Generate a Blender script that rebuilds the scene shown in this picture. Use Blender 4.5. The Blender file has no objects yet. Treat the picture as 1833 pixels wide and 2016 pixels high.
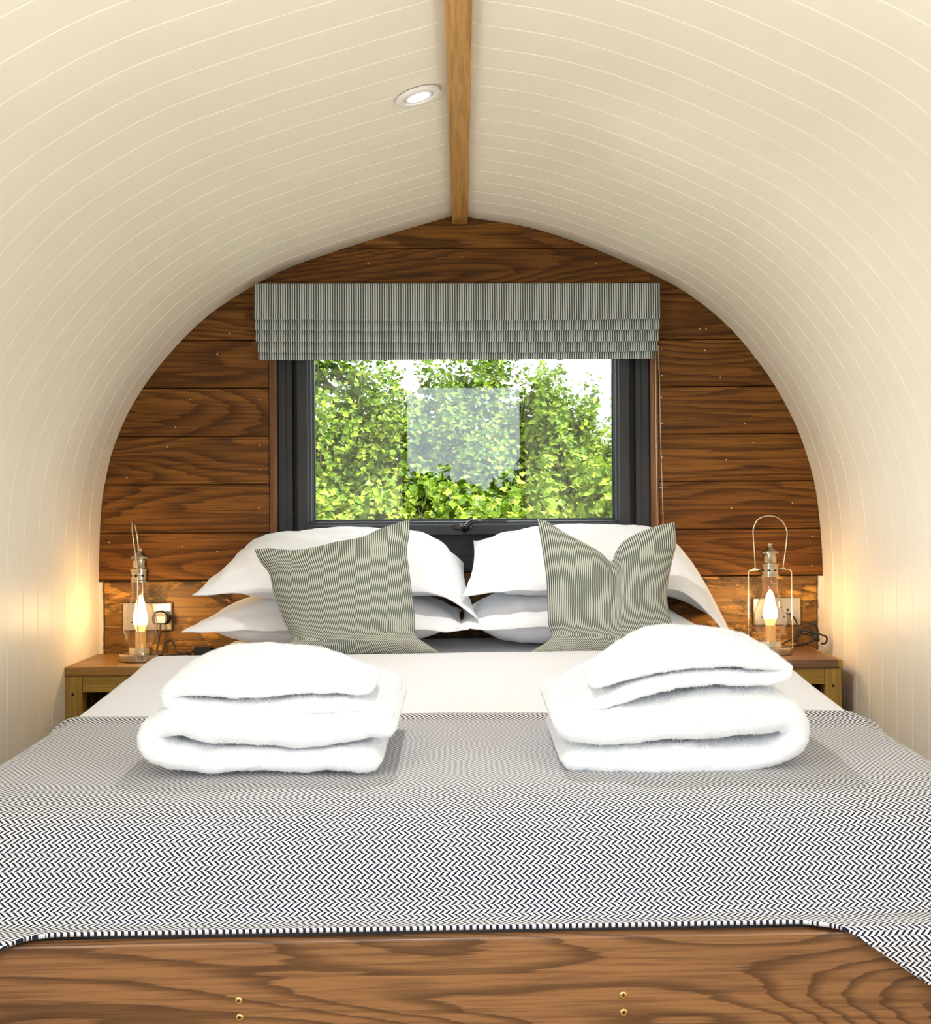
import bpy, bmesh, math, random
from mathutils import Vector, Matrix, noise
random.seed(7)
PI = math.pi
sc = bpy.context.scene

# ------------------------------------------------------------------ camera
cd = bpy.data.cameras.new('camera'); cam = bpy.data.objects.new('camera', cd)
sc.collection.objects.link(cam); sc.camera = cam
cam.location = (0, 0, 1.05)
cam.rotation_euler = (Matrix.Rotation(-0.032, 3, 'Z') @ Matrix.Rotation(PI/2, 3, 'X') @ Matrix.Rotation(-0.0068, 3, 'Z')).to_euler()
cd.sensor_width = 36; cd.lens = 44.10714
cd.shift_x = -0.03599; cd.shift_y = -0.00423
cd.clip_start = 0.02

# ------------------------------------------------------------------ sky, sun, exposure
w = bpy.data.worlds.new('sky'); sc.world = w; w.use_nodes = True
nt = w.node_tree; nt.nodes.clear()
wo = nt.nodes.new('ShaderNodeOutputWorld'); bg = nt.nodes.new('ShaderNodeBackground')
bg.inputs[0].default_value = (0.86, 0.93, 1.0, 1); bg.inputs[1].default_value = 3.5
nt.links.new(bg.outputs[0], wo.inputs[0])
sd = bpy.data.lights.new('sun', 'SUN'); sd.energy = 11.0; sd.angle = math.radians(0.6); sd.color = (1, 0.95, 0.84)
sun = bpy.data.objects.new('sun', sd); sc.collection.objects.link(sun)
sun.rotation_euler = Vector((-0.74, 0.20, -0.90)).to_track_quat('-Z', 'Y').to_euler()
for nm, loc, rx, sx, sy in (('daylight_portal', (0.012, -0.43, 0.92), PI/2, 0.734, 1.83), ('window_portal', (0, 3.9, 1.34), -PI/2, 0.9, 0.62)):
    ld = bpy.data.lights.new(nm, 'AREA'); ld.shape = 'RECTANGLE'; ld.size = sx; ld.size_y = sy
    ld.cycles.is_portal = True
    lo = bpy.data.objects.new(nm, ld); sc.collection.objects.link(lo); lo.location = loc; lo.rotation_euler = (rx, 0, 0)
for nm, s in (('left_fill_lamp', -1), ('right_fill_lamp', 1)):     # two added fill lamps that brighten the interior from made-up side frames
    ld = bpy.data.lights.new(nm, 'AREA'); ld.shape = 'RECTANGLE'; ld.size = 0.56; ld.size_y = 0.96; ld.energy = 18; ld.color = (0.90, 0.955, 1.0)
    lo = bpy.data.objects.new(nm, ld); sc.collection.objects.link(lo); lo.location = (s*0.995, 0.62, 1.02); lo.rotation_euler = (0, s*PI/2, 0)
sc.view_settings.view_transform = 'Standard'
sc.view_settings.look = 'None'
sc.view_settings.gamma = 1
sc.view_settings.use_curve_mapping = False
sc.view_settings.exposure = 0.36

# ------------------------------------------------------------------ helpers
COL = sc.collection
def link(name, me, mat=None, parent=None):
    o = bpy.data.objects.new(name, me); COL.objects.link(o)
    if mat is not None and len(me.materials) == 0: me.materials.append(mat)
    if parent is not None: o.parent = parent
    return o
def tag(o, label=None, cat=None, group=None, kind=None):
    if label: o['label'] = label
    if cat: o['category'] = cat
    if group: o['group'] = group
    if kind: o['kind'] = kind
    return o
def thing(name, loc, label, cat, group=None, rz=0):
    o = bpy.data.objects.new(name, None); COL.objects.link(o)
    o.location = loc; o.rotation_euler = (0, 0, rz); o.empty_display_size = 0.05
    return tag(o, label, cat, group)
def child(o, parent):
    """parent keeping the world position (child meshes are written in world metres)"""
    o.parent = parent
    o.matrix_parent_inverse = Matrix.LocRotScale(parent.location, parent.rotation_euler, None).inverted()
    return o
def bm_obj(name, bm, mat=None, parent=None, smooth=False, keep=True):
    me = bpy.data.meshes.new(name)
    bmesh.ops.recalc_face_normals(bm, faces=bm.faces)
    bm.to_mesh(me); bm.free()
    if smooth:
        for p in me.polygons: p.use_smooth = True
    o = link(name, me, mat)
    if parent is not None:
        if keep: child(o, parent)
        else: o.parent = parent
    return o
def py_obj(name, vs, fs, mat=None, parent=None, smooth=True, uv=None, recalc=True, keep=True):
    me = bpy.data.meshes.new(name); me.from_pydata(vs, [], fs)
    if recalc:
        bm = bmesh.new(); bm.from_mesh(me); bmesh.ops.recalc_face_normals(bm, faces=bm.faces); bm.to_mesh(me); bm.free()
    if uv is not None:
        l = me.uv_layers.new(name='UVMap')
        for lp in me.loops: l.data[lp.index].uv = uv[lp.vertex_index]
    if smooth: me.polygons.foreach_set('use_smooth', [True]*len(me.polygons))
    me.update()
    o = link(name, me, mat)
    if parent is not None:
        if keep: child(o, parent)
        else: o.parent = parent
    return o
def add_box(bm, lo, hi, bev=0.0, seg=2):
    t = bmesh.new(); bmesh.ops.create_cube(t, size=1)
    for v in t.verts:
        v.co = Vector([(lo[k]+hi[k])/2 + v.co[k]*(hi[k]-lo[k]) for k in range(3)])
    if bev > 0: bmesh.ops.bevel(t, geom=t.edges[:], offset=bev, segments=seg, profile=0.5, affect='EDGES')
    m = bpy.data.meshes.new('t'); t.to_mesh(m); t.free(); bm.from_mesh(m); bpy.data.meshes.remove(m)
def box(name, lo, hi, mat, parent=None, bev=0.002, seg=2, keep=True):
    bm = bmesh.new(); add_box(bm, lo, hi, bev, seg); return bm_obj(name, bm, mat, parent, keep=keep)
def add_prism(bm, pts, y0, y1, bev=0.0):
    """polygon in the x-z plane, front at y0 (towards the room), back at y1; front edges chamfered"""
    t = bmesh.new()
    f = t.faces.new([t.verts.new((x, y0, z)) for x, z in pts])
    ex = bmesh.ops.extrude_face_region(t, geom=[f])
    for v in ex['geom']:
        if isinstance(v, bmesh.types.BMVert): v.co.y = y1
    if bev > 0:
        ed = [e for e in t.edges if all(abs(v.co.y-y0) < 1e-6 for v in e.verts)]
        bmesh.ops.bevel(t, geom=ed, offset=bev, segments=1, affect='EDGES')
    m = bpy.data.meshes.new('t'); t.to_mesh(m); t.free(); bm.from_mesh(m); bpy.data.meshes.remove(m)
def catmull(pts, n):
    """n points along a smooth curve through pts, evenly spaced by arc length"""
    P = [Vector(p) for p in pts]; P = [2*P[0]-P[1]] + P + [2*P[-1]-P[-2]]
    dense = []
    for i in range(1, len(P)-2):
        for k in range(16):
            t = k/16; a, b, c, d = P[i-1], P[i], P[i+1], P[i+2]
            dense.append(0.5*((2*b) + (c-a)*t + (2*a-5*b+4*c-d)*t*t + (3*b-a-3*c+d)*t**3))
    dense.append(P[-2])
    L = [0.0]
    for a, b in zip(dense, dense[1:]): L.append(L[-1]+(b-a).length)
    out = []; j = 0
    for i in range(n):
        s = L[-1]*i/(n-1)
        while j < len(L)-2 and L[j+1] < s: j += 1
        q = (s-L[j])/max(1e-9, L[j+1]-L[j]); out.append(dense[j].lerp(dense[j+1], min(1, max(0, q))))
    return out
def add_tube(bm, path, r, seg=8, closed=False, rfun=None):
    P = [Vector(p) for p in path]; n = len(P); rings = []; prev = None
    for i in range(n):
        a = P[(i-1) % n] if (closed or i > 0) else P[i]; b = P[(i+1) % n] if (closed or i < n-1) else P[i]
        t = (b-a).normalized()
        if prev is None:
            u = t.orthogonal().normalized()
        else:
            u = (prev - t*prev.dot(t)); u = u.normalized() if u.length > 1e-6 else t.orthogonal().normalized()
        prev = u; v = t.cross(u); rr = r if rfun is None else rfun(i/(n-1))
        rings.append([bm.verts.new(P[i]+u*rr*math.cos(2*PI*k/seg)+v*rr*math.sin(2*PI*k/seg)) for k in range(seg)])
    for i in range(n if closed else n-1):
        A, B = rings[i], rings[(i+1) % n]
        for k in range(seg): bm.faces.new((A[k], A[(k+1) % seg], B[(k+1) % seg], B[k]))
    if not closed:
        bm.faces.new(rings[0][::-1]); bm.faces.new(rings[-1])
def tube(name, path, r, mat, parent=None, seg=8, closed=False, keep=True, rfun=None):
    bm = bmesh.new(); add_tube(bm, path, r, seg, closed, rfun); return bm_obj(name, bm, mat, parent, smooth=True, keep=keep)
def add_lathe(bm, prof, seg=40, c=(0, 0, 0), M=None):
    """prof = (radius, height) pairs; radius 0 closes the end"""
    rings = []
    for r, h in prof:
        n = 1 if r < 1e-6 else seg; ring = []
        for k in range(n):
            p = Vector((r*math.cos(2*PI*k/seg), r*math.sin(2*PI*k/seg), h))
            if M is not None: p = M @ p
            ring.append(bm.verts.new(p+Vector(c)))
        rings.append(ring)
    for A, B in zip(rings, rings[1:]):
        for k in range(seg):
            if len(A) == 1 and len(B) == 1: continue
            if len(A) == 1: bm.faces.new((A[0], B[(k+1) % seg], B[k]))
            elif len(B) == 1: bm.faces.new((A[k], A[(k+1) % seg], B[0]))
            else: bm.faces.new((A[k], A[(k+1) % seg], B[(k+1) % seg], B[k]))
def lathe(name, prof, mat, parent=None, seg=40, c=(0, 0, 0), M=None, keep=True, sharp=True):
    bm = bmesh.new(); add_lathe(bm, prof, seg, c, M); o = bm_obj(name, bm, mat, parent, smooth=True, keep=keep)
    if sharp:
        try: o.data.set_sharp_from_angle(angle=math.radians(35))
        except Exception: pass
    return o
def fbm(p, f, o=2): return noise.fractal(Vector(p)*f, 0.6, 2.1, o)
def smooth(a, b, x):
    t = min(1, max(0, (x-a)/(b-a))); return t*t*(3-2*t)
def lerp_list(pts, x):
    if x <= pts[0][0]: return pts[0][1]
    for (a, p), (b, q) in zip(pts, pts[1:]):
        if x <= b: return p+(q-p)*(x-a)/(b-a)
    return pts[-1][1]

# ------------------------------------------------------------------ materials
class N:
    def __init__(s, name):
        s.m = bpy.data.materials.new(name); s.m.use_nodes = True; s.t = s.m.node_tree; s.t.nodes.clear()
        s.out = s.n('ShaderNodeOutputMaterial')
    def n(s, t, **k):
        x = s.t.nodes.new(t)
        for a, b in k.items(): setattr(x, a, b)
        return x
    def l(s, a, b): s.t.links.new(a, b)
    def math(s, op, a, b=None, c=None):
        x = s.n('ShaderNodeMath', operation=op)
        for i, v in enumerate((a, b, c)):
            if v is None: continue
            if isinstance(v, (int, float)): x.inputs[i].default_value = v
            else: s.l(v, x.inputs[i])
        return x.outputs[0]
    def mix(s, f, a, b):
        x = s.n('ShaderNodeMix', data_type='RGBA')
        for i, v in ((0, f), (6, a), (7, b)):
            if isinstance(v, (int, float)): x.inputs[i].default_value = v
            elif isinstance(v, tuple): x.inputs[i].default_value = (*v, 1)
            else: s.l(v, x.inputs[i])
        return x.outputs[2]
    def range(s, v, a, b, c=0, d=1, st='SMOOTHSTEP'):
        x = s.n('ShaderNodeMapRange', interpolation_type=st); s.l(v, x.inputs[0])
        for i, q in enumerate((a, b, c, d)): x.inputs[i+1].default_value = q
        return x.outputs[0]
    def noise(s, vec, scale, detail=3, rough=0.5, dist=0):
        x = s.n('ShaderNodeTexNoise'); s.l(vec, x.inputs['Vector']); x.inputs['Scale'].default_value = scale
        x.inputs['Detail'].default_value = detail; x.inputs['Roughness'].default_value = rough; x.inputs['Distortion'].default_value = dist
        return x.outputs[0]
    def bsdf(s, col, rough=0.6, metal=0.0, spec=0.5, **k):
        b = s.n('ShaderNodeBsdfPrincipled')
        for nme, v in (('Base Color', col), ('Roughness', rough), ('Metallic', metal), ('Specular IOR Level', spec)):
            if isinstance(v, tuple): b.inputs[nme].default_value = (*v, 1)
            elif isinstance(v, (int, float)): b.inputs[nme].default_value = v
            else: s.l(v, b.inputs[nme])
        for nme, v in k.items(): b.inputs[nme.replace('_', ' ')].default_value = v
        s.l(b.outputs[0], s.out.inputs[0]); s.b = b; return b
    def bump(s, h, strength, dist=0.01):
        x = s.n('ShaderNodeBump'); x.inputs['Strength'].default_value = strength; x.inputs['Distance'].default_value = dist
        s.l(h, x.inputs['Height']); s.l(x.outputs[0], s.b.inputs['Normal'])
def obj_vec(k, sx=1, sy=1, sz=1, rnd=0.0):
    tc = k.n('ShaderNodeTexCoord'); mp = k.n('ShaderNodeMapping'); mp.inputs['Scale'].default_value = (sx, sy, sz)
    v = tc.outputs['Object']
    if rnd:
        oi = k.n('ShaderNodeObjectInfo'); sc_ = k.n('ShaderNodeVectorMath', operation='SCALE'); sc_.inputs[0].default_value = (7.3, 3.1, 5.7)
        k.l(oi.outputs['Random'], sc_.inputs['Scale']); ad = k.n('ShaderNodeVectorMath', operation='ADD')
        k.l(v, ad.inputs[0]); k.l(sc_.outputs[0], ad.inputs[1]); v = ad.outputs[0]
    k.l(v, mp.inputs['Vector']); return mp.outputs[0]
def plain(name, col, rough=0.6, metal=0.0, spec=0.5, bump=0.0, bscale=200, vary=0.0, **kw):
    k = N(name); c = col
    v = obj_vec(k)
    if vary: c = k.mix(k.range(k.noise(v, 6, 3), 0.3, 0.7), tuple(x*(1-vary) for x in col), tuple(min(1, x*(1+vary)) for x in col))
    k.bsdf(c, rough, metal, spec, **kw)
    if bump: k.bump(k.noise(v, bscale, 3), bump, 0.002)
    return k.m
def wood(name, dark, mid, light, rings=11, grain='X', lo=0.9, across=6.5, rough=0.5, ringmix=0.6, spec=0.35, stain=0.0, rnd=1.0, bump=0.25, ringlo=0.25, jagk=0.05):
    """contours of a stretched noise make the cathedral figure, a second noise the fine streaks"""
    k = N(name)
    s = {'X': (lo, across, across), 'Y': (across, lo, across), 'Z': (across, across, lo)}[grain]
    g = {'X': (5, 160, 160), 'Y': (160, 5, 160), 'Z': (160, 160, 5)}[grain]
    n1 = k.noise(obj_vec(k, *s, rnd=rnd), 1.0, 1.5, 0.35, 0.25)
    jag = k.noise(obj_vec(k, *(x*0.45 for x in g), rnd=rnd), 1.0, 3, 0.6)
    n1 = k.math('ADD', n1, k.math('MULTIPLY', jag, jagk))
    ring = k.math('FRACT', k.math('MULTIPLY', n1, rings))
    ring = k.math('MULTIPLY', k.range(ring, ringlo, 0.93), k.math('SUBTRACT', 1.0, k.range(ring, 0.93, 1.0)))
    fine = k.noise(obj_vec(k, *g, rnd=rnd), 1.0, 4, 0.65)
    patch = k.noise(obj_vec(k, *(x*0.8 for x in s), rnd=rnd*1.7+0.01), 1.6, 2, 0.5)
    c = k.mix(k.range(patch, 0.3, 0.72), mid, light)
    c = k.mix(k.math('MULTIPLY', ring, ringmix), c, dark)
    c = k.mix(k.math('MULTIPLY', k.range(fine, 0.42, 0.66), 0.55), c, dark)
    if stain:
        st = k.noise(obj_vec(k, 5, 5, 9), 1.0, 5, 0.7, 0.8)
        c = k.mix(k.math('MULTIPLY', k.range(st, 0.49, 0.60), stain), c, tuple(x*0.2 for x in dark))
        st2 = k.noise(obj_vec(k, 7, 7, 22, rnd=1.3), 1.0, 5, 0.7, 0.6)
        c = k.mix(k.math('MULTIPLY', k.range(st2, 0.52, 0.62), 0.75), c, tuple(min(1, x*1.9) for x in light))
    k.bsdf(c, rough, 0, spec)
    k.bump(k.math('ADD', fine, k.math('MULTIPLY', ring, 0.5)), bump, 0.0012)
    return k.m
def cloth(name, col, rough=0.9, sheen=0.3, bump=0.15, bscale=900, wr=0.0):
    k = N(name); k.bsdf(col, rough, 0, 0.15, Sheen_Weight=sheen, Sheen_Roughness=0.5)
    v = obj_vec(k); h = k.noise(v, bscale, 2)
    if wr: h = k.math('ADD', k.math('MULTIPLY', h, 0.12), k.math('MULTIPLY', k.noise(v, 9, 4, 0.55, 1.2), wr))
    k.bump(h, bump, 0.004 if wr else 0.0015)
    return k.m
def ticking(name, pitch, dark, light, duty=0.5):
    """woven pin stripe running along v"""
    k = N(name); uv = k.n('ShaderNodeUVMap'); sp = k.n('ShaderNodeSeparateXYZ'); k.l(uv.outputs[0], sp.inputs[0])
    fr = k.math('FRACT', k.math('DIVIDE', sp.outputs[0], pitch))
    d = k.math('ABSOLUTE', k.math('SUBTRACT', fr, 0.5))
    f = k.range(d, duty/2-0.05, duty/2+0.05)
    k.bsdf(k.mix(f, dark, light), 0.85, 0, 0.15, Sheen_Weight=0.15)
    k.bump(k.noise(obj_vec(k), 1100, 2), 0.12, 0.001)
    return k.m
def herringbone(name):
    k = N(name); uv = k.n('ShaderNodeUVMap'); sp = k.n('ShaderNodeSeparateXYZ'); k.l(uv.outputs[0], sp.inputs[0])
    wob = k.math('MULTIPLY', k.math('SUBTRACT', k.noise(uv.outputs[0], 60, 2), 0.5), 0.10)
    v = k.math('DIVIDE', sp.outputs[1], 0.0067); tri = k.math('PINGPONG', v, 1.0)
    odd = k.math('MODULO', k.math('FLOOR', v), 2.0)          # the strokes break by half a step at every row
    ph = k.math('ADD', k.math('ADD', k.math('DIVIDE', sp.outputs[0], 0.0091), k.math('MULTIPLY', tri, -0.80)), k.math('ADD', wob, k.math('MULTIPLY', odd, 0.45)))
    d = k.math('ABSOLUTE', k.math('SUBTRACT', k.math('FRACT', ph), 0.5))
    f = k.range(d, 0.18, 0.26)
    k.bsdf(k.mix(f, (0.016, 0.014, 0.03), (0.68, 0.67, 0.675)), 0.9, 0, 0.1, Sheen_Weight=0.1)
    k.bump(k.math('ADD', f, k.math('MULTIPLY', tri, 0.4)), 0.25, 0.002)
    return k.m
def glass(name, tint=(1, 1, 1), base=0.03, edge=0.55, pw=4.0):
    """thin clear glass: what lies behind plus a mirror share that grows at grazing angles"""
    k = N(name); tr = k.n('ShaderNodeBsdfTransparent'); tr.inputs[0].default_value = (*tint, 1)
    gl = k.n('ShaderNodeBsdfGlossy'); gl.inputs['Roughness'].default_value = 0.0
    lw = k.n('ShaderNodeLayerWeight'); lw.inputs[0].default_value = 0.5
    f = k.math('ADD', base, k.math('MULTIPLY', k.math('POWER', lw.outputs['Facing'], pw), edge))
    mx = k.n('ShaderNodeMixShader'); k.l(f, mx.inputs[0]); k.l(tr.outputs[0], mx.inputs[1]); k.l(gl.outputs[0], mx.inputs[2])
    k.l(mx.outputs[0], k.out.inputs[0]); return k.m
def emit(name, col, strength):
    k = N(name); e = k.n('ShaderNodeEmission'); e.inputs[0].default_value = (*col, 1); e.inputs[1].default_value = strength
    k.l(e.outputs[0], k.out.inputs[0]); return k.m
def leafmat(name, cols, trans=0.28):
    k = N(name); ge = k.n('ShaderNodeNewGeometry'); oi = k.n('ShaderNodeObjectInfo')
    r = k.math('FRACT', k.math('ADD', ge.outputs['Random Per Island'], oi.outputs['Random']))
    ramp = k.n('ShaderNodeValToRGB'); k.l(r, ramp.inputs[0]); el = ramp.color_ramp.elements
    while len(el) < len(cols): el.new(0.5)
    for i, c in enumerate(cols): el[i].position = i/(len(cols)-1); el[i].color = (*c, 1)
    d = k.n('ShaderNodeBsdfPrincipled'); k.l(ramp.outputs[0], d.inputs['Base Color']); d.inputs['Roughness'].default_value = 0.5
    d.inputs['Specular IOR Level'].default_value = 0.3
    t = k.n('ShaderNodeBsdfTranslucent'); k.l(ramp.outputs[0], t.inputs[0])
    mx = k.n('ShaderNodeMixShader'); mx.inputs[0].default_value = trans
    k.l(d.outputs[0], mx.inputs[1]); k.l(t.outputs[0], mx.inputs[2]); k.l(mx.outputs[0], k.out.inputs[0]); return k.m

M = {}
M['cream'] = plain('cream_paint', (0.905, 0.84, 0.715), 0.45, spec=0.4, bump=0.05, bscale=60, vary=0.012)
M['shell'] = plain('shell_paint', (0.86, 0.80, 0.70), 0.7)
M['plank'] = wood('oiled_wall_plank', (0.024, 0.007, 0.0015), (0.180, 0.066, 0.010), (0.280, 0.110, 0.018), rings=18, lo=0.75, across=6.0, rough=0.5, spec=0.2)
M['rough_board'] = wood('worn_board', (0.05, 0.018, 0.003), (0.20, 0.090, 0.014), (0.35, 0.175, 0.034), rings=8, lo=2.2, across=8, rough=0.5, ringmix=0.4, stain=0.8)
M['foot'] = wood('footboard_wood', (0.055, 0.022, 0.007), (0.185, 0.083, 0.031), (0.27, 0.123, 0.045), rings=26, lo=0.9, across=5.0, rough=0.38, ringmix=0.75, spec=0.45, ringlo=0.5, jagk=0.035)
M['beam'] = wood('ridge_beam_wood', (0.27, 0.12, 0.03), (0.50, 0.26, 0.075), (0.62, 0.35, 0.115), rings=6, grain='Y', lo=0.8, across=14, rough=0.5, ringmix=0.45)
M['trimwood'] = wood('window_trim_wood', (0.09, 0.035, 0.012), (0.20, 0.09, 0.035), (0.27, 0.125, 0.05), rings=5, grain='Z', lo=1, across=16, rough=0.55)
M['pine'] = wood('nightstand_pine', (0.22, 0.12, 0.02), (0.40, 0.24, 0.045), (0.50, 0.31, 0.06), rings=5, grain='X', lo=1.5, across=14, rough=0.5, ringmix=0.35)
M['pine_up'] = wood('nightstand_pine_upright', (0.22, 0.12, 0.02), (0.38, 0.235, 0.05), (0.47, 0.30, 0.065), rings=5, grain='Z', lo=1.5, across=14, rough=0.5, ringmix=0.3)
M['top_a'] = wood('nightstand_top_brown', (0.16, 0.07, 0.016), (0.31, 0.160, 0.040), (0.40, 0.215, 0.060), rings=8, grain='X', lo=1.2, across=11, rough=0.4, ringmix=0.5)
M['top_b'] = wood('nightstand_top_walnut', (0.07, 0.032, 0.016), (0.175, 0.088, 0.045), (0.25, 0.13, 0.07), rings=9, grain='X', lo=1.2, across=10, rough=0.45, ringmix=0.55)
M['inner'] = wood('nightstand_inside', (0.05, 0.022, 0.008), (0.14, 0.065, 0.022), (0.20, 0.095, 0.033), rings=7, grain='X', lo=1, across=8, rough=0.6)
M['floorwood'] = wood('floor_board', (0.12, 0.06, 0.025), (0.32, 0.19, 0.09), (0.42, 0.26, 0.13), rings=7, grain='Y', rough=0.45)
M['frame'] = plain('anthracite_frame', (0.03, 0.03, 0.036), 0.5, spec=0.4, bump=0.35, bscale=700, vary=0.12)
M['black'] = plain('black_plastic', (0.012, 0.012, 0.014), 0.35, spec=0.5, bump=0.05)
M['gloss_black'] = plain('black_enamel', (0.008, 0.008, 0.009), 0.12, spec=0.7, bump=0.02)
M['rubber'] = plain('black_cable', (0.012, 0.012, 0.013), 0.5, bump=0.05)
M['nickel'] = plain('brushed_nickel', (0.52, 0.45, 0.34), 0.2, 1.0, bump=0.04, bscale=400)
M['wire'] = plain('satin_brass_wire', (0.80, 0.70, 0.54), 0.25, 1.0, bump=0.03)
M['chrome'] = plain('brushed_chrome', (0.66, 0.62, 0.56), 0.22, 1.0, bump=0.04, bscale=500)
M['brass'] = plain('brass_screw', (0.80, 0.58, 0.22), 0.3, 1.0, bump=0.05)
M['hole'] = plain('dark_hole', (0.012, 0.009, 0.006), 0.8, bump=0.02)
M['glass'] = glass('chimney_glass', (0.985, 0.965, 0.94), 0.05, 0.95, 2.4)
M['pane'] = glass('window_glass', (0.985, 1.0, 0.99), 0.029, 0.5, 5.0)
M['bulb'] = emit('lit_candle_bulb', (1.0, 0.64, 0.28), 66.0)
M['bulb_base'] = plain('frosted_bulb_neck', (0.85, 0.55, 0.25), 0.4, bump=0.02, Emission_Color=(1.0, 0.5, 0.15, 1), Emission_Strength=1.2)
M['candle'] = plain('candle_sleeve', (0.62, 0.42, 0.2), 0.5, bump=0.03)
M['lens'] = emit('lit_downlight_lens', (1.0, 0.88, 0.68), 14.0)
M['white_ring'] = plain('white_enamel', (0.85, 0.83, 0.80), 0.3, bump=0.02)
M['sealant'] = plain('white_sealant', (0.75, 0.66, 0.56), 0.7, bump=0.6, bscale=90, vary=0.1)
M['sheet'] = cloth('white_cotton_sheet', (0.72, 0.715, 0.75), wr=0.25, bump=0.25)
M['pillow'] = cloth('white_cotton_pillowcase', (0.92, 0.92, 0.955), wr=0.6, bump=0.35)
M['towel'] = cloth('white_terry', (0.80, 0.805, 0.83), sheen=0.6, bump=0.6, bscale=420)
M['tick_blind'] = ticking('green_grey_ticking', 0.0069, (0.05, 0.066, 0.068), (0.60, 0.63, 0.62), 0.50)
M['tick_cushion'] = ticking('sage_ticking', 0.0066, (0.05, 0.065, 0.05), (0.55, 0.56, 0.48), 0.50)
M['throw'] = herringbone('navy_white_herringbone')
M['label'] = plain('pale_sticker', (0.36, 0.37, 0.46), 0.4, bump=0.02)
M['bead'] = plain('cream_bead', (0.80, 0.74, 0.62), 0.35, bump=0.02)
M['leaf'] = leafmat('hawthorn_leaf', [(0.04, 0.095, 0.004), (0.09, 0.17, 0.005), (0.16, 0.25, 0.008), (0.30, 0.37, 0.014)])
M['leaf2'] = leafmat('bramble_leaf', [(0.08, 0.16, 0.007), (0.16, 0.25, 0.012), (0.24, 0.33, 0.02), (0.38, 0.44, 0.05)])
M['bark'] = plain('twig_bark', (0.11, 0.08, 0.05), 0.9, bump=0.5, bscale=60)
def grassmat():
    k = N('mown_grass'); v = obj_vec(k); f = k.noise(v, 14, 5, 0.7)
    k.bsdf(k.mix(k.range(f, 0.3, 0.7), (0.04, 0.075, 0.012), (0.10, 0.16, 0.03)), 0.9, 0, 0.1); k.bump(f, 0.6, 0.03); return k.m
M['grass'] = grassmat()

# ------------------------------------------------------------------ the setting
YB = 3.79                                          # room face of the end wall
ARCH_L = [(-0.0277, 1.9303), (-0.2469, 1.8659), (-0.4134, 1.8124), (-0.5551, 1.7575), (-0.7089, 1.6677), (-0.8002, 1.5947), (-0.8869, 1.502), (-0.9478, 1.4231), (-0.9966, 1.3427), (-1.0288, 1.2698), (-1.0503, 1.2092), (-1.0752, 1.0877), (-1.0834, 0.9814), (-1.0873, 0.8447), (-1.0872, 0.6395)]
ARCH_R = [(0.0213, 1.9273), (0.2008, 1.8982), (0.3852, 1.8398), (0.5809, 1.755), (0.6998, 1.6886), (0.8109, 1.5973), (0.8958, 1.4982), (0.9559, 1.4115), (1.0082, 1.3138), (1.0404, 1.2332), (1.0724, 1.1201), (1.0902, 0.9807), (1.0969, 0.8258), (1.0955, 0.6246)]
APEX = (-0.003, 1.937)
def half(arch):
    pts = [APEX] + arch + [(arch[-1][0], 0.30), (arch[-1][0], 0.0)]
    return [(p.x, p.y) for p in catmull([(x, z, 0) for x, z in pts], 60)]
HL, HR = half(ARCH_L), half(ARCH_R)
def arch_x(h, z):                                  # x of the vault at height z
    z = min(z, APEX[1]-0.001)
    for (x0, z0), (x1, z1) in zip(h, h[1:]):
        if z1 <= z <= z0: return x0+(x1-x0)*(z0-z)/max(1e-9, z0-z1)
    return h[-1][0]
def normals(h):
    out = []
    for i in range(len(h)):
        a = h[max(0, i-1)]; b = h[min(len(h)-1, i+1)]; dx, dz = b[0]-a[0], b[1]-a[1]; l = math.hypot(dx, dz)
        n = (-dz/l, dx/l)                          # either side; turn it outwards
        if n[0]*h[i][0]+n[1]*(h[i][1]-1.0) < 0: n = (-n[0], -n[1])
        out.append(n)
    out[0] = (0.0, 1.0); return out
def shell_mesh():
    vs, fs = [], []
    prof = [(p, n) for p, n in zip(HL[::-1], normals(HL)[::-1])] + [(p, n) for p, n in zip(HR[1:], normals(HR)[1:])]
    m = len(prof)
    for y in (-0.45, 3.87):
        for off in (0.014, 0.07):
            vs += [(p[0]+n[0]*off, y, p[1]+n[1]*off) for p, n in prof]
    for i in range(m-1):
        fs += [(i, i+1, 2*m+i+1, 2*m+i), (m+i, 3*m+i, 3*m+i+1, m+i+1), (i, m+i, m+i+1, i+1), (2*m+i, 2*m+i+1, 3*m+i+1, 3*m+i)]
    fs += [(0, 2*m, 3*m, m), (m-1, 2*m-1, 4*m-1, 3*m-1)]
    return py_obj('ceiling', vs, fs, M['shell'])
ceiling = tag(shell_mesh(), 'curved vault lined with cream painted boards', kind='structure')
BW = 3.79/34.9                                     # board width
def board(h, k):
    y1 = YB-0.001-k*BW; y0 = y1-BW
    sec = [(y0+0.0003, 0.0135), (y0+0.0003, 0.0026), (y0+0.0036, 0.0), (y1-0.0010, 0.0), (y1-0.0003, 0.0010), (y1-0.0003, 0.0135)]
    nn = normals(h); vs, fs = [], []; m = len(sec); pick = list(range(0, len(h)-1, 1))
    for i in pick:
        (x, z), (nx, nz) = h[i], nn[i]; vs += [(x+nx*o, y, z+nz*o) for y, o in sec]
    for i in range(len(pick)-1):
        for j in range(m): fs.append((i*m+j, i*m+(j+1) % m, (i+1)*m+(j+1) % m, (i+1)*m+j))
    fs += [tuple(range(m)), tuple(range((len(pick)-1)*m, len(pick)*m))]
    o = py_obj('board', vs, fs, M['cream'], ceiling, smooth=True)
    try: o.data.set_sharp_from_angle(angle=math.radians(28))
    except Exception: pass
for k in range(24):
    board(HL, k); board(HR, k)
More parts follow.
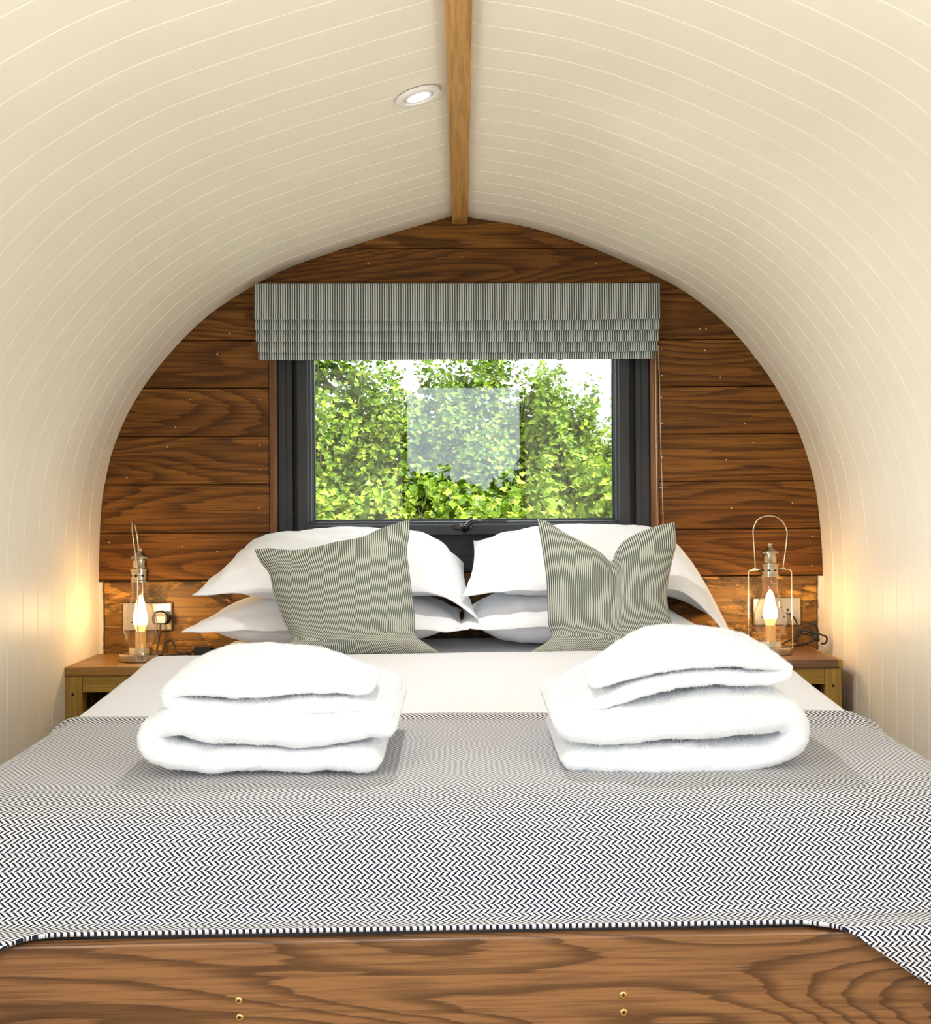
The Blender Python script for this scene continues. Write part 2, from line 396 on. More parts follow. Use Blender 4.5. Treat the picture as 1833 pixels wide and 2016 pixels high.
beam = tag(box('trim_1', (-0.024, -0.44, 1.906), (0.023, YB-0.001, 1.95), M['beam'], bev=0.003), 'honey coloured ridge beam along the crown of the vault', kind='structure')

# end wall: backing with the window hole, planks on it
WX0, WX1, WZ0, WZ1 = -0.553, 0.571, 0.86, 1.665    # window frame outside
bm = bmesh.new()
for lo, hi in (((-1.3, 3.814, -0.3), (WX0-0.012, 3.865, 2.15)), ((WX1+0.012, 3.814, -0.3), (1.3, 3.865, 2.15)),
               ((WX0-0.012, 3.814, -0.3), (WX1+0.012, 3.865, WZ0-0.004)), ((WX0-0.012, 3.814, WZ1+0.004), (WX1+0.012, 3.865, 2.15))):
    add_box(bm, lo, hi)
wall_back = tag(bm_obj('wall_back', bm, M['inner']), 'end wall clad in dark oiled horizontal timber planks', kind='structure')
def plank(z0, z1, xa, xb, mat='plank', dy=0.0, name='plank'):
    """xa / xb: number, or 'L' / 'R' to run out to the vault"""
    g = 0.0012; z0 += g; z1 -= g; n = 7
    L = []; R = []
    for i in range(n):
        z = z0+(z1-z0)*i/(n-1)
        L.append((arch_x(HL, z)-0.004 if xa == 'L' else xa, z)); R.append((arch_x(HR, z)+0.004 if xb == 'R' else xb, z))
    if xa != 'L': L = [L[0], L[-1]]
    if xb != 'R': R = [R[0], R[-1]]
    bm = bmesh.new(); add_prism(bm, R+L[::-1], YB-dy, 3.8135, 0.0018)
    return bm_obj(name, bm, M[mat], wall_back)
ROWS = [1.8329, 1.6955, 1.5570, 1.4142, 1.2696, 1.1258, 0.9804, 0.8390]
TL0, TL1 = -0.5771, WX0                # timber trims left and right of the window
TR0, TR1 = WX1, 0.5957
plank(ROWS[0], 1.932, 'L', 'R')
plank(ROWS[1], ROWS[0], 'L', 0.576, dy=0.001); plank(ROWS[1], ROWS[0], 0.5775, 'R')
for i, (a, b) in enumerate(zip(ROWS[1:], ROWS[2:])):
    plank(b, a, 'L', TL0-0.001, dy=random.uniform(0, 0.0015)); plank(b, a, TR1+0.001, 'R', dy=random.uniform(0, 0.0015))
plank(0.60, ROWS[7]-0.002, -1.073, -0.2, 'rough_board', -0.002, 'lower_board'); plank(0.60, ROWS[7]-0.002, 0.2, 1.079, 'rough_board', -0.002, 'lower_board')
plank(0.60, WZ0-0.006, -0.1985, 0.1985, 'rough_board', -0.002, 'lower_board')
plank(0.30, 0.598, -1.073, 1.079, 'rough_board', -0.002, 'lower_board'); plank(0.005, 0.298, -1.073, 1.079, 'rough_board', -0.002, 'lower_board')
bm = bmesh.new()
for x, z in [(-0.4505, 1.7223), (-0.6944, 1.5777), (-0.6449, 1.7209), (-0.7311, 1.5168), (-0.8122, 1.38), (-0.6062, 1.3791), (-0.8566, 1.2979), (-0.6072, 1.2418), (-0.8812, 1.2387), (-0.6062, 1.1686), (-1.0025, 1.1481), (-0.61, 1.0541), (-0.7351, 0.9239), (-1.0565, 0.9538), (-0.8379, 0.94), (-0.6259, 0.9398), (0.6072, 1.5268), (0.7405, 1.5234), (0.6082, 1.4482), (0.7865, 1.4414), (0.6062, 1.3819), (0.8602, 1.3006), (0.6088, 1.3018), (0.6065, 1.2), (0.8862, 1.2417), (0.8035, 1.1912), (0.6012, 1.1076), (1.0049, 1.0586), (1.065, 0.9561), (1.0628, 0.8664), (0.818, 1.0444), (0.4096, 1.7875), (-0.2779, 1.7879), (0.0051, 1.8076), (0.7441, 1.5882), (0.7254, 1.5882)]:
    c = Vector((x, YB-0.0022, z)); r = 0.0021
    add_lathe(bm, [(0, 0.0012), (r*0.7, 0.0009), (r, 0), (r, -0.003)], 6, c, Matrix.Rotation(PI/2, 3, 'X'))
child(tag(bm_obj('nail_heads', bm, M['bead']), kind='stuff'), wall_back)
tl = tag(box('trim_2', (TL0, YB-0.007, 0.86), (TL1-0.001, 3.835, 1.69), M['trimwood'], bev=0.002), 'narrow brown timber strip left of the window frame', kind='structure')
tr = tag(box('trim_3', (TR0+0.001, YB-0.007, 0.86), (TR1, 3.835, 1.69), M['trimwood'], bev=0.002), 'narrow brown timber strip right of the window frame', kind='structure')
def ragged_strip(name, x0, x1, z0, z1, rag):
    n = 26; A, B = [], []
    for i in range(n):
        z = z0+(z1-z0)*i/(n-1); a, b = x0, x1
        d = 0.006*abs(fbm((z*40, x0*9, 0), 1.0, 3))
        A.append((a+(d if rag == 'in_left' else 0), z)); B.append((b-(d if rag == 'in_right' else 0), z))
    bm = bmesh.new(); add_prism(bm, B+A[::-1], YB-0.004, 3.8135, 0.001); return bm_obj(name, bm, M['sealant'])
tag(ragged_strip('trim_4', -1.0875, -1.0755, 0.62, 0.836, 'in_right'), 'ragged white sealant strip in the left corner of the end wall', kind='structure')
tag(ragged_strip('trim_5', 1.081, 1.0985, 0.60, 0.836, 'in_left'), 'ragged white sealant strip in the right corner of the end wall', kind='structure')

# floor, front wall with the open doorway, ground outside
fl = tag(box('floor', (-1.2, -0.5, -0.06), (1.2, 3.87, -0.012), M['shell'], bev=0), 'boarded floor under the bed', kind='structure')
for i in range(20):
    x0 = -1.09+i*0.1092; child(box('floor_board', (x0+0.0007, -0.44, -0.012), (x0+0.1085, 3.78, 0.0), M['floorwood'], bev=0.0015, seg=1), fl)
DX0, DX1, DZ = -0.355, 0.379, 1.835
bm = bmesh.new()
for lo, hi in (((-1.3, -0.51, -0.3), (DX0-0.03, -0.45, 2.15)), ((DX1+0.03, -0.51, -0.3), (1.3, -0.45, 2.15)), ((DX0-0.03, -0.51, DZ+0.03), (DX1+0.03, -0.45, 2.15)), ((DX0-0.03, -0.51, -0.3), (DX1+0.03, -0.45, -0.06))):
    add_box(bm, lo, hi)
tag(bm_obj('wall_front', bm, M['cream']), 'cream wall around the open doorway behind the viewer', kind='structure')
bm = bmesh.new()
for lo, hi in (((DX0-0.03, -0.52, -0.06), (DX0, -0.44, DZ+0.03)), ((DX1, -0.52, -0.06), (DX1+0.03, -0.44, DZ+0.03)), ((DX0, -0.52, DZ), (DX1, -0.44, DZ+0.03))):
    add_box(bm, lo, hi, 0.003)
tag(bm_obj('door_1', bm, M['trimwood']), 'brown frame of the open doorway', kind='structure')
for nm, s in (('fill_lamp_frame_1', -1), ('fill_lamp_frame_2', 1)):  # made-up unseen frames around the two fill lamps, no opening in the vault
    bm = bmesh.new()
    for y0, y1, z0, z1 in ((0.10, 0.14, 0.70, 1.34), (1.10, 1.14, 0.70, 1.34), (0.14, 1.10, 0.70, 0.74), (0.14, 1.10, 1.30, 1.34)):
        xa, xb = sorted((s*0.985, s*1.06)); add_box(bm, (xa, y0, z0), (xb, y1, z1), 0.003)
    tag(bm_obj(nm, bm, M['frame']), 'dark frame around an added fill lamp by the doorway, out of view', kind='structure')
bm = bmesh.new(); add_box(bm, (-30, -30, -0.75), (30, 40, -0.6)); tag(bm_obj('ground', bm, M['grass']), 'grass outside the window', kind='structure')

# window
def ring(name, rect, prof, mat, parent):
    """mitred frame: prof = (inset, y) pairs swept round the rectangle, closed section"""
    x0, x1, z0, z1 = rect; vs, fs = [], []; m = len(prof)
    for sx, sz in ((0, 0), (1, 0), (1, 1), (0, 1)):
        for ins, y in prof:
            vs.append((x1-ins if sx else x0+ins, y, z1-ins if sz else z0+ins))
    for c in range(4):
        d = (c+1) % 4
        for j in range(m): fs.append((c*m+j, c*m+(j+1) % m, d*m+(j+1) % m, d*m+j))
    return py_obj(name, vs, fs, mat, parent, smooth=False)
window = tag(ring('window_1', (WX0, WX1, WZ0, WZ1), [(0, 3.90), (0, 3.799), (0.003, 3.796), (0.024, 3.796), (0.026, 3.799), (0.042, 3.799), (0.044, 3.803), (0.044, 3.90)], M['frame'], None), 'dark grey window with one opening sash', kind='structure')
ring('sash_rebate', (WX0+0.044, WX1-0.044, WZ0+0.044, WZ1-0.044), [(0, 3.89), (0, 3.822), (0.016, 3.822), (0.016, 3.89)], M['frame'], window)
SX0, SX1, SZ0, SZ1 = -0.497, 0.511, 0.966, 1.61
ring('sash', (SX0, SX1, SZ0, SZ1), [(0, 3.88), (0, 3.790), (0.004, 3.785), (0.031, 3.785), (0.034, 3.788), (0.036, 3.795), (0.042, 3.800), (0.0445, 3.812), (0.0475, 3.815), (0.0475, 3.88)], M['frame'], window)
box('sash_sill', (WX0+0.044, 3.83, WZ0+0.044), (WX1-0.044, 3.89, SZ0+0.012), M['frame'], window, 0.002)
ring('gasket', (SX0+0.0465, SX1-0.0465, SZ0+0.0465, SZ1-0.0465), [(0, 3.845), (0, 3.822), (0.004, 3.826), (0.004, 3.845)], M['black'], window)
for y in (3.836, 3.858):
    box('glass_pane', (SX0+0.046, y, SZ0+0.046), (SX1-0.046, y+0.004, SZ1-0.046), M['pane'], window, bev=0)
hx, hz = 0.0195, 0.9933
bm = bmesh.new(); add_box(bm, (hx-0.048, 3.776, hz-0.009), (hx+0.012, 3.786, hz+0.009), 0.0045, 3)
plate = bm_obj('handle_plate', bm, M['gloss_black'], window, smooth=True)
pp = catmull([(hx-0.012, 3.774, hz-0.008), (hx-0.006, 3.755, hz), (hx+0.006, 3.742, hz+0.014), (hx+0.030, 3.738, hz+0.0175), (hx+0.075, 3.738, hz+0.0185), (hx+0.113, 3.740, hz+0.0185)], 26)
child(tube('handle_lever', pp, 0.007, M['gloss_black'], None, 12, rfun=lambda t: 0.0105-0.0045*smooth(0, 0.45, t)+0.0012*smooth(0.7, 1, t)), window)
child(lathe('handle_lock', [(0, 0.004), (0.004, 0.004), (0.0045, 0)], M['chrome'], None, 14, (hx-0.008, 3.7655, hz-0.003), Matrix.Rotation(PI/2, 3, 'X')), window)

# ------------------------------------------------------------------ roman blind
blind = thing('roman_blind', (-0.007, 3.78, 1.70), 'pinstriped green-grey roman blind pulled up above the window', 'blind')
BANDS = [(1.7105, 1.6075, 3.698, -0.6055, 0.5905), (1.618, 1.5765, 3.707, -0.6040, 0.5905), (1.587, 1.5445, 3.716, -0.6030, 0.5880), (1.555, 1.515, 3.725, -0.6010, 0.5850), (1.526, 1.4935, 3.734, -0.5985, 0.5745)]
for bi, (zt, zb, y, x0, x1) in enumerate(BANDS):
    nx = 60; prof = [(y+0.004, 0.0), (y+0.001, 0.25), (y-0.003, 0.55), (y-0.006, 0.85), (y-0.005, 1.0), (y+0.002, 1.01), (y+0.012, 0.93)]
    if bi == 0: prof = [(y+0.03, -0.002), (y+0.002, 0.0), (y, 0.03), (y-0.0005, 0.4), (y-0.004, 0.8), (y-0.007, 0.96), (y-0.006, 1.0), (y+0.003, 1.005), (y+0.014, 0.95)]
    vs, fs, uv = [], [], []
    for i in range(nx+1):
        s = i/nx; x = x0+(x1-x0)*s
        sag = -0.004*math.sin(PI*s)*(0.6 if bi else 1)+0.0018*fbm((x*3, bi*7.0, 0), 1.3)
        acc = 0
        for j, (yy, t) in enumerate(prof):
            wv = 0.0016*fbm((x*5, t*2+bi*5, 3), 1.2)
            vs.append((x, yy+wv, zt+(zb-zt)*t+sag*max(0, t))); uv.append((x+bi*0.0011, t))
    m = len(prof)
    for i in range(nx):
        for j in range(m-1): fs.append((i*m+j, (i+1)*m+j, (i+1)*m+j+1, i*m+j+1))
    o = py_obj('top_panel' if bi == 0 else 'fold', vs, fs, M['tick_blind'], blind, uv=uv, recalc=False)
    s_ = o.modifiers.new('thick', 'SOLIDIFY'); s_.thickness = 0.0016; s_.offset = 0
box('headrail', (-0.60, 3.735, 1.676), (0.585, 3.788, 1.706), M['white_ring'], blind)
bm = bmesh.new()
for (ax, az), (bx, bz) in [((0.5848, 1.5329), (0.5872, 0.9756)), ((0.594, 1.5329), (0.6056, 0.9754))]:
    n = 118
    for i in range(n):
        t = i/(n-1); c = Vector((ax+(bx-ax)*t+0.0006*math.sin(t*9), 3.765, az+(bz-az)*t))
        bmesh.ops.create_icosphere(bm, subdivisions=1, radius=0.0017, matrix=Matrix.Translation(c))
    add_tube(bm, [(ax, 3.765, az), (ax*0.5+bx*0.5, 3.765, az*0.5+bz*0.5), (bx, 3.765, bz)], 0.0005, 5)
child(tag(bm_obj('bead_chain', bm, M['bead'], None, smooth=True), kind='stuff'), blind)

# ------------------------------------------------------------------ downlight
def vault_normal(h, x):
    nn = normals(h)
    for (p, n) in zip(h, nn):
        if abs(p[0]) >= abs(x): return Vector((n[0], 0, n[1])), p[1]
DP = (-0.0852, 2.62, 1.9085)
dn, _ = vault_normal(HL, -0.10)
down = thing('downlight', DP, 'round white recessed downlight beside the ridge beam', 'light')
Md = dn.to_track_quat('Z', 'Y').to_matrix()
def dl(name, prof, mat, off=0.0):
    return lathe(name, prof, mat, down, 48, Vector(DP)+dn*off, Md)
dl('bezel', [(0.030, 0.004), (0.034, -0.004), (0.040, -0.0055), (0.047, -0.004), (0.0495, 0.0), (0.0495, 0.003), (0.030, 0.004)], M['white_ring'])
dl('inner_ring', [(0.0230, 0.006), (0.0245, -0.002), (0.0285, -0.0025), (0.0295, 0.001), (0.0295, 0.006), (0.0230, 0.006)], M['white_ring'])
dl('lens', [(0, 0.0015), (0.018, 0.0017), (0.0228, 0.003), (0.0228, 0.006), (0, 0.006)], M['lens'])
def spot(loc, rot, e, name='downlight_beam'):
    ld = bpy.data.lights.new(name, 'SPOT'); ld.energy = e; ld.color = (1.0, 0.965, 0.93); ld.spot_size = math.radians(150); ld.spot_blend = 1.0; ld.shadow_soft_size = 0.025
    lo = bpy.data.objects.new(name, ld); COL.objects.link(lo); lo.location = loc; lo.rotation_euler = rot; return lo
rot = dn.to_track_quat('Z', 'Y').to_euler()
spot(Vector(DP)-dn*0.012, rot, 34)

# ------------------------------------------------------------------ nightstands
def nightstand(name, label, x0, x1, topmat, leftside):
    T = 0.622; y0, y1 = 3.458, 3.783
    t = thing(name, ((x0+x1)/2, y1-0.16, 0), label, 'nightstand', 'bedside tables')
    lw = 0.046
    if leftside:
        box('table_top', (x0, y0, T-0.024), (x1, y1, T), M[topmat], t, 0.002)
    else:
        box('table_top', (x0, y0, T-0.024), (x1-0.0125, y1, T), M[topmat], t, 0.002)
        box('edge_strip', (x1-0.012, y0, T-0.022), (x1, y1, T-0.001), M['pine'], t, 0.0015)
        bm = bmesh.new(); kx, kz = 0.9039, T-0.016
        bmesh.ops.create_uvsphere(bm, u_segments=12, v_segments=6, radius=1, matrix=Matrix.Translation((kx, y0-0.0004, kz)) @ Matrix.Diagonal((0.004, 0.0012, 0.003, 1)))
        bmesh.ops.create_uvsphere(bm, u_segments=12, v_segments=6, radius=1, matrix=Matrix.Translation((kx+0.011, y0-0.0004, kz-0.007)) @ Matrix.Diagonal((0.009, 0.0012, 0.0018, 1)))
        bm_obj('knot', bm, M['hole'], t, smooth=True)
    zt = T-0.0245
    for lx in (x0+0.003, x1-0.003-lw):
        for ly in (y0+0.004, y1-0.006-lw):
            box('leg', (lx, ly, 0), (lx+lw, ly+lw, zt), M['pine_up'], t, 0.0015)
    a, b = x0+0.003+lw+0.0008, x1-0.003-lw-0.0008
    box('front_rail', (a, y0+0.006, zt-0.045), (b, y0+0.026, zt), M['pine'], t, 0.0012)
    box('back_rail', (a, y1-0.03, zt-0.045), (b, y1-0.008, zt), M['pine'], t, 0.0012)
    for sx in (x0+0.008, x1-0.028):
        box('side_rail', (sx, y0+0.055, zt-0.045), (sx+0.02, y1-0.057, zt), M['pine'], t, 0.0012)
    box('back_panel', (a, y1-0.0075, 0.05), (b, y1-0.001, zt-0.001), M['inner'], t, 0.001)
    for i in range(3):
        yy = y0+0.06+i*0.072
        sx = x0+0.030 if leftside else x1-0.044
        box('side_slat', (sx, yy, 0.08), (sx+0.012, yy+0.060, zt-0.047), M['inner'], t, 0.001)
    box('shelf', (x0+0.05, y0+0.052, 0.14), (x1-0.05, y1-0.055, 0.158), M['inner'], t, 0.001)
    bm = bmesh.new(); kx = x0+0.024 if leftside else x1-0.026
    add_lathe(bm, [(0, 0.0006), (0.003, 0.0005), (0.0042, 0.0)], 10, (kx, y0+0.0038, 0.548), Matrix.Rotation(PI/2, 3, 'X'))
    bm_obj('knot', bm, M['hole'], t)
    return t
nightstand('nightstand', 'brown topped nightstand with yellow pine frame, under the left lantern', -1.0903, -0.785, 'top_a', True)
nightstand('nightstand', 'dark walnut topped nightstand with yellow pine frame, under the right lantern', 0.7551, 1.0554, 'top_b', False)

# ------------------------------------------------------------------ lanterns
def lantern(loc, rz, tilt, label):
    t = thing('table_lantern', loc, label, 'lamp', 'bedside lanterns', rz)
    def L(name, prof, mat, seg=40): return lathe(name, prof, M[mat], t, seg, keep=False)
    b = L('base', [(0, 0), (0.058, 0), (0.0595, 0.002), (0.0595, 0.019), (0.057, 0.0215), (0.034, 0.0225), (0.033, 0.024), (0.0325, 0.036), (0.031, 0.038), (0, 0.038)], 'nickel')
    L('glass_chimney', [(0.0305, 0.0382), (0.0330, 0.0435), (0.0400, 0.062), (0.0462, 0.080), (0.0482, 0.094), (0.0470, 0.110), (0.0420, 0.130), (0.0335, 0.153), (0.0262, 0.172), (0.0232, 0.188), (0.0228, 0.203), (0.0242, 0.217), (0.0252, 0.223)], 'glass', 56)
    L('candle_sleeve', [(0, 0.038), (0.0145, 0.038), (0.0145, 0.083), (0.012, 0.085), (0, 0.085)], 'candle', 24)
    L('bulb_neck', [(0.0118, 0.0852), (0.0150, 0.092), (0.0185, 0.103)], 'bulb_base', 24)
    L('bulb', [(0.0186, 0.1032), (0.0200, 0.112), (0.0198, 0.122), (0.0170, 0.138), (0.0118, 0.155), (0.0060, 0.169), (0.0022, 0.177), (0, 0.179)], 'bulb', 24)
    c = L('collar', [(0.0215, 0.2235), (0.0262, 0.2238), (0.0262, 0.2285), (0.0245, 0.2300), (0.0245, 0.2545), (0.0268, 0.2560), (0.0268, 0.2600), (0.0190, 0.2615)], 'nickel')
    bm = bmesh.new()
    for k in range(8):
        a = 2*PI*k/8+0.39; d = Vector((math.cos(a), math.sin(a), 0))
        Mx = Matrix.Translation(d*0.0243+Vector((0, 0, 0.242))) @ d.to_track_quat('Z', 'Y').to_matrix().to_4x4() @ Matrix.Diagonal((0.0048, 0.0032, 0.0008, 1))
        bmesh.ops.create_uvsphere(bm, u_segments=10, v_segments=5, radius=1, matrix=Mx)
    h = bm_obj('vent_holes', bm, M['hole'], None, smooth=True); h.parent = c
    L('chimney', [(0.0185, 0.2615), (0.0190, 0.2625), (0.0190, 0.284), (0.0165, 0.2845), (0.0165, 0.2885)], 'nickel')
    L('cap', [(0, 0.2875), (0.0235, 0.2885), (0.0262, 0.2905), (0.0262, 0.2925), (0.0235, 0.2965), (0.0165, 0.3015), (0.0105, 0.3060), (0.0078, 0.3085), (0.0062, 0.3095), (0.0058, 0.3110), (0.0072, 0.3135), (0.0074, 0.3165), (0.0056, 0.3195), (0, 0.3208)], 'nickel')
    for s in (-1, 1):
        pts = [(0.0245, 0.2455), (0.045, 0.2440), (0.0575, 0.2430), (0.0618, 0.2405), (0.0635, 0.2350), (0.0640, 0.20), (0.0648, 0.12), (0.0655, 0.03), (0.0652, 0.0160), (0.0630, 0.0125), (0.0585, 0.0120)]
        tube('side_wire', [(s*p.x, 0, p.y) for p in catmull([(x, z, 0) for x, z in pts], 40)], 0.0021, M['wire'], t, 8, keep=False)
    hp = [(-0.043, 0.2475), (-0.0435, 0.26), (-0.0465, 0.31), (-0.0490, 0.345), (-0.0475, 0.365), (-0.036, 0.387), (-0.018, 0.397), (0.002, 0.3985), (0.022, 0.394), (0.040, 0.379), (0.0500, 0.358), (0.0510, 0.340), (0.0475, 0.31), (0.0405, 0.262), (0.0385, 0.2475)]
    pts = []
    for p in catmull([(x, z, 0) for x, z in hp], 60):
        dz = p.y-0.2455; pts.append((p.x, -dz*math.sin(tilt), 0.2455+dz*math.cos(tilt)))
    o = tube('bail_handle', pts, 0.0019, M['wire'], t, 8, keep=False)
    for x in (-0.044, 0.039):
        tube('handle_lug', [(x-0.007, 0, 0.2475), (x+0.007, 0, 0.2475)], 0.0026, M['wire'], t, 8, keep=False)
    return t
lantern((-0.917, 3.60, 0.6222), math.radians(-82), math.radians(7), 'lit glass lantern turned edge-on, on the left nightstand')
lantern((0.8878, 3.60, 0.6222), math.radians(3), 0.0, 'lit glass lantern facing forward with open wire handle, on the right nightstand')

# ------------------------------------------------------------------ sockets and cords
def socket(x, z, label, used):
    t = thing('wall_socket', (x, YB, z), label, 'socket', 'double sockets')
    W2, H2 = 0.0735, 0.043
    bm = bmesh.new(); add_box(bm, (x-W2, YB-0.012, z-H2), (x+W2, YB-0.002, z+H2), 0.005, 3); bm_obj('faceplate', bm, M['chrome'], t, smooth=False)
    for s in (-1, 1):
        lathe('screw', [(0, 0.0016), (0.003, 0.0013), (0.0038, 0)], M['chrome'], t, 14, (x+s*0.0605, YB-0.0118, z-0.002), Matrix.Rotation(PI/2, 3, 'X'))
    for s in (-1, 1):
        cx = x+s*0.033
        box('rocker_switch', (cx-0.007-s*0.021, YB-0.0155, z+0.012), (cx+0.007-s*0.021, YB-0.0118, z+0.034), M['chrome'], t, 0.0015)
        bm = bmesh.new()
        for px, pz, w2, h2 in ((0, 0.012, 0.0022, 0.0045), (-0.011, -0.010, 0.0036, 0.0022), (0.011, -0.010, 0.0036, 0.0022)):
            add_box(bm, (cx+px-w2, YB-0.0124, z+pz-h2-0.006), (cx+px+w2, YB-0.0119, z+pz+h2-0.006))
        bm_obj('pin_holes', bm, M['hole'], t)
    return t
sx, sz = -0.942, 0.7308
socket(sx, sz, 'brushed metal double socket behind the left lantern, with a black plug in it', True)
s2x, s2z = 0.9528, 0.7281
socket(s2x, s2z, 'brushed metal double socket behind the right lantern', False)
px, pz = -0.8947, 0.7278
cord = thing('power_cord', (px, 3.76, pz), 'black plug and lead from the left socket to a small black adapter', 'cord', 'lamp leads')
bm = bmesh.new()
pl = [(px-0.019, pz-0.016), (px+0.019, pz-0.016), (px+0.024, pz-0.006), (px+0.024, pz+0.008), (px+0.015, pz+0.021), (px+0.004, pz+0.024), (px-0.004, pz+0.024), (px-0.015, pz+0.021), (px-0.024, pz+0.008), (px-0.024, pz-0.006)]
add_prism(bm, pl, 3.738, YB-0.0125, 0.004); bm_obj('plug', bm, M['black'], cord)
box('plug_sticker', (px-0.014, 3.7365, pz-0.012), (px+0.014, 3.7382, pz+0.008), M['label'], cord, 0.0003)
TZ = 0.6222
path = catmull([(px, 3.745, pz-0.014), (px-0.001, 3.738, pz-0.04), (px-0.004, 3.732, 0.66), (px-0.006, 3.71, TZ+0.006), (px-0.004, 3.67, TZ+0.004), (px+0.03, 3.62, TZ+0.004), (px+0.08, 3.60, TZ+0.0035), (px+0.115, 3.63, TZ+0.004), (px+0.10, 3.69, TZ+0.004),
                (px+0.055, 3.71, TZ+0.012), (px+0.047, 3.72, 0.648), (px+0.036, 3.72, 0.668), (px+0.020, 3.72, 0.660), (px+0.013, 3.71, 0.632), (px+0.02, 3.68, TZ+0.004), (px+0.06, 3.66, TZ+0.009), (px+0.10, 3.67, 0.634), (px+0.118, 3.68, 0.646)], 130)
tube('lead', path, 0.003, M['rubber'], cord, 8)
ax_, az_ = -0.7504, 0.648
# the adapter sits on the nightstand's bed-side corner, propped against the pillow
box('adapter', (px+0.113, 3.665, TZ+0.0005), (px+0.163, 3.705, TZ+0.030), M['black'], cord, 0.003)
tube('lead_tail', catmull([(px+0.163, 3.68, TZ+0.020), (px+0.172, 3.68, TZ+0.024), (px+0.178, 3.70, TZ+0.018)], 16), 0.0026, M['rubber'], cord, 8)
cx, cz = 1.0367, 0.6673
lx = 0.8878
cord2 = thing('power_cord', (cx, 3.68, TZ), 'bundled black lead lying behind the right lantern', 'cord', 'lamp leads')
pts = [(s2x+0.033, 3.765, s2z-0.004), (s2x+0.045, 3.74, s2z-0.02), (s2x+0.050, 3.70, s2z-0.06), (cx-0.03, 3.68, cz+0.014), (cx+0.006, 3.67, cz+0.002), (cx+0.010, 3.665, cz-0.018), (cx-0.006, 3.67, cz+0.012), (cx-0.02, 3.675, cz+0.030), (cx+0.002, 3.68, cz+0.033),
       (cx+0.014, 3.69, cz+0.012), (cx+0.008, 3.69, cz-0.014), (cx-0.002, 3.68, cz+0.004), (cx-0.045, 3.69, cz+0.018), (cx-0.012, 3.68, cz+0.010), (cx+0.012, 3.66, cz+0.004), (cx+0.035, 3.67, cz-0.006), (cx+0.036, 3.68, cz-0.024), (cx+0.022, 3.68, cz-0.026)]
bm = bmesh.new(); add_tube(bm, catmull(pts, 150), 0.0028, 8)
add_tube(bm, catmull([(cx+0.004, 3.675, cz-0.012), (cx-0.012, 3.68, TZ+0.024), (cx-0.045, 3.68, TZ+0.016), (cx-0.09, 3.67, TZ+0.008), (lx+0.062, 3.64, TZ+0.004), (lx+0.02, 3.675, TZ+0.004), (lx-0.06, 3.68, TZ+0.006), (lx-0.085, 3.66, TZ+0.012)], 80), 0.0028, 8)
add_tube(bm, catmull([(cx-0.002, 3.672, cz-0.002), (cx-0.04, 3.67, cz+0.004), (lx+0.05, 3.66, TZ+0.02), (lx+0.03, 3.66, TZ+0.005)], 40), 0.0028, 8)
bm_obj('lead', bm, M['rubber'], cord2, smooth=True)
bm = bmesh.new(); add_box(bm, (cx-0.004, 3.660, cz-0.016), (cx+0.012, 3.682, cz+0.004), 0.005, 2); bm_obj('cable_tie', bm, M['rubber'], cord2, smooth=True)

# ------------------------------------------------------------------ bed
FB = 0.4665
bed = thing('bed', (0, 2.75, 0), 'wooden double bed with a broad low footboard across the foreground', 'bed')
fb = box('footboard', (-0.80, 1.70, 0.17), (0.80, 1.7255, FB), M['foot'], bed, 0.0025)
for u, z in [(-0.3053, 0.3886), (-0.3041, 0.366), (0.2143, 0.3862), (0.2149, 0.3627)]:
    bm = bmesh.new(); Mx = Matrix.Rotation(PI/2, 3, 'X')
    add_lathe(bm, [(0, 0.0011), (0.0038, 0.0012), (0.0050, 0.0008), (0.0052, 0.0), (0.0052, -0.002)], 20, (u, 1.6995, z), Mx)
    s = bm_obj('screw', bm, M['brass'], None, smooth=True); s.parent = fb; s.matrix_parent_inverse = Matrix.Identity(4)
    bm = bmesh.new(); a = random.uniform(0, 1.5)
    for q in (0, PI/2):
        R3 = Matrix.Rotation(a+q, 4, 'Y')
        bmesh.ops.create_cube(bm, size=1, matrix=Matrix.Translation((u, 1.6982, z)) @ R3 @ Matrix.Diagonal((0.0055, 0.0006, 0.0012, 1)))
    s = bm_obj('screw_recess', bm, M['hole']); s.parent = fb
for s in (-1, 1):
    box('side_rail', (s*0.7125-0.0125, 1.727, 0.20), (s*0.7125+0.0125, 3.735, 0.40), M['foot'], bed, 0.002)
    for y in (1.728, 3.67): box('leg', (s*0.665-0.03, y, 0.0), (s*0.665+0.03, y+0.06, 0.39), M['foot'], bed, 0.002)
for i in range(14):
    box('slat', (-0.698, 1.80+i*0.138, 0.375), (0.698, 1.86+i*0.138, 0.392), M['pine'], bed, 0.001)
box('headboard', (-0.72, 3.737, 0.17), (0.72, 3.762, 0.60), M['foot'], bed, 0.002)
def zm(y): return 0.609+(y-1.8)*0.034
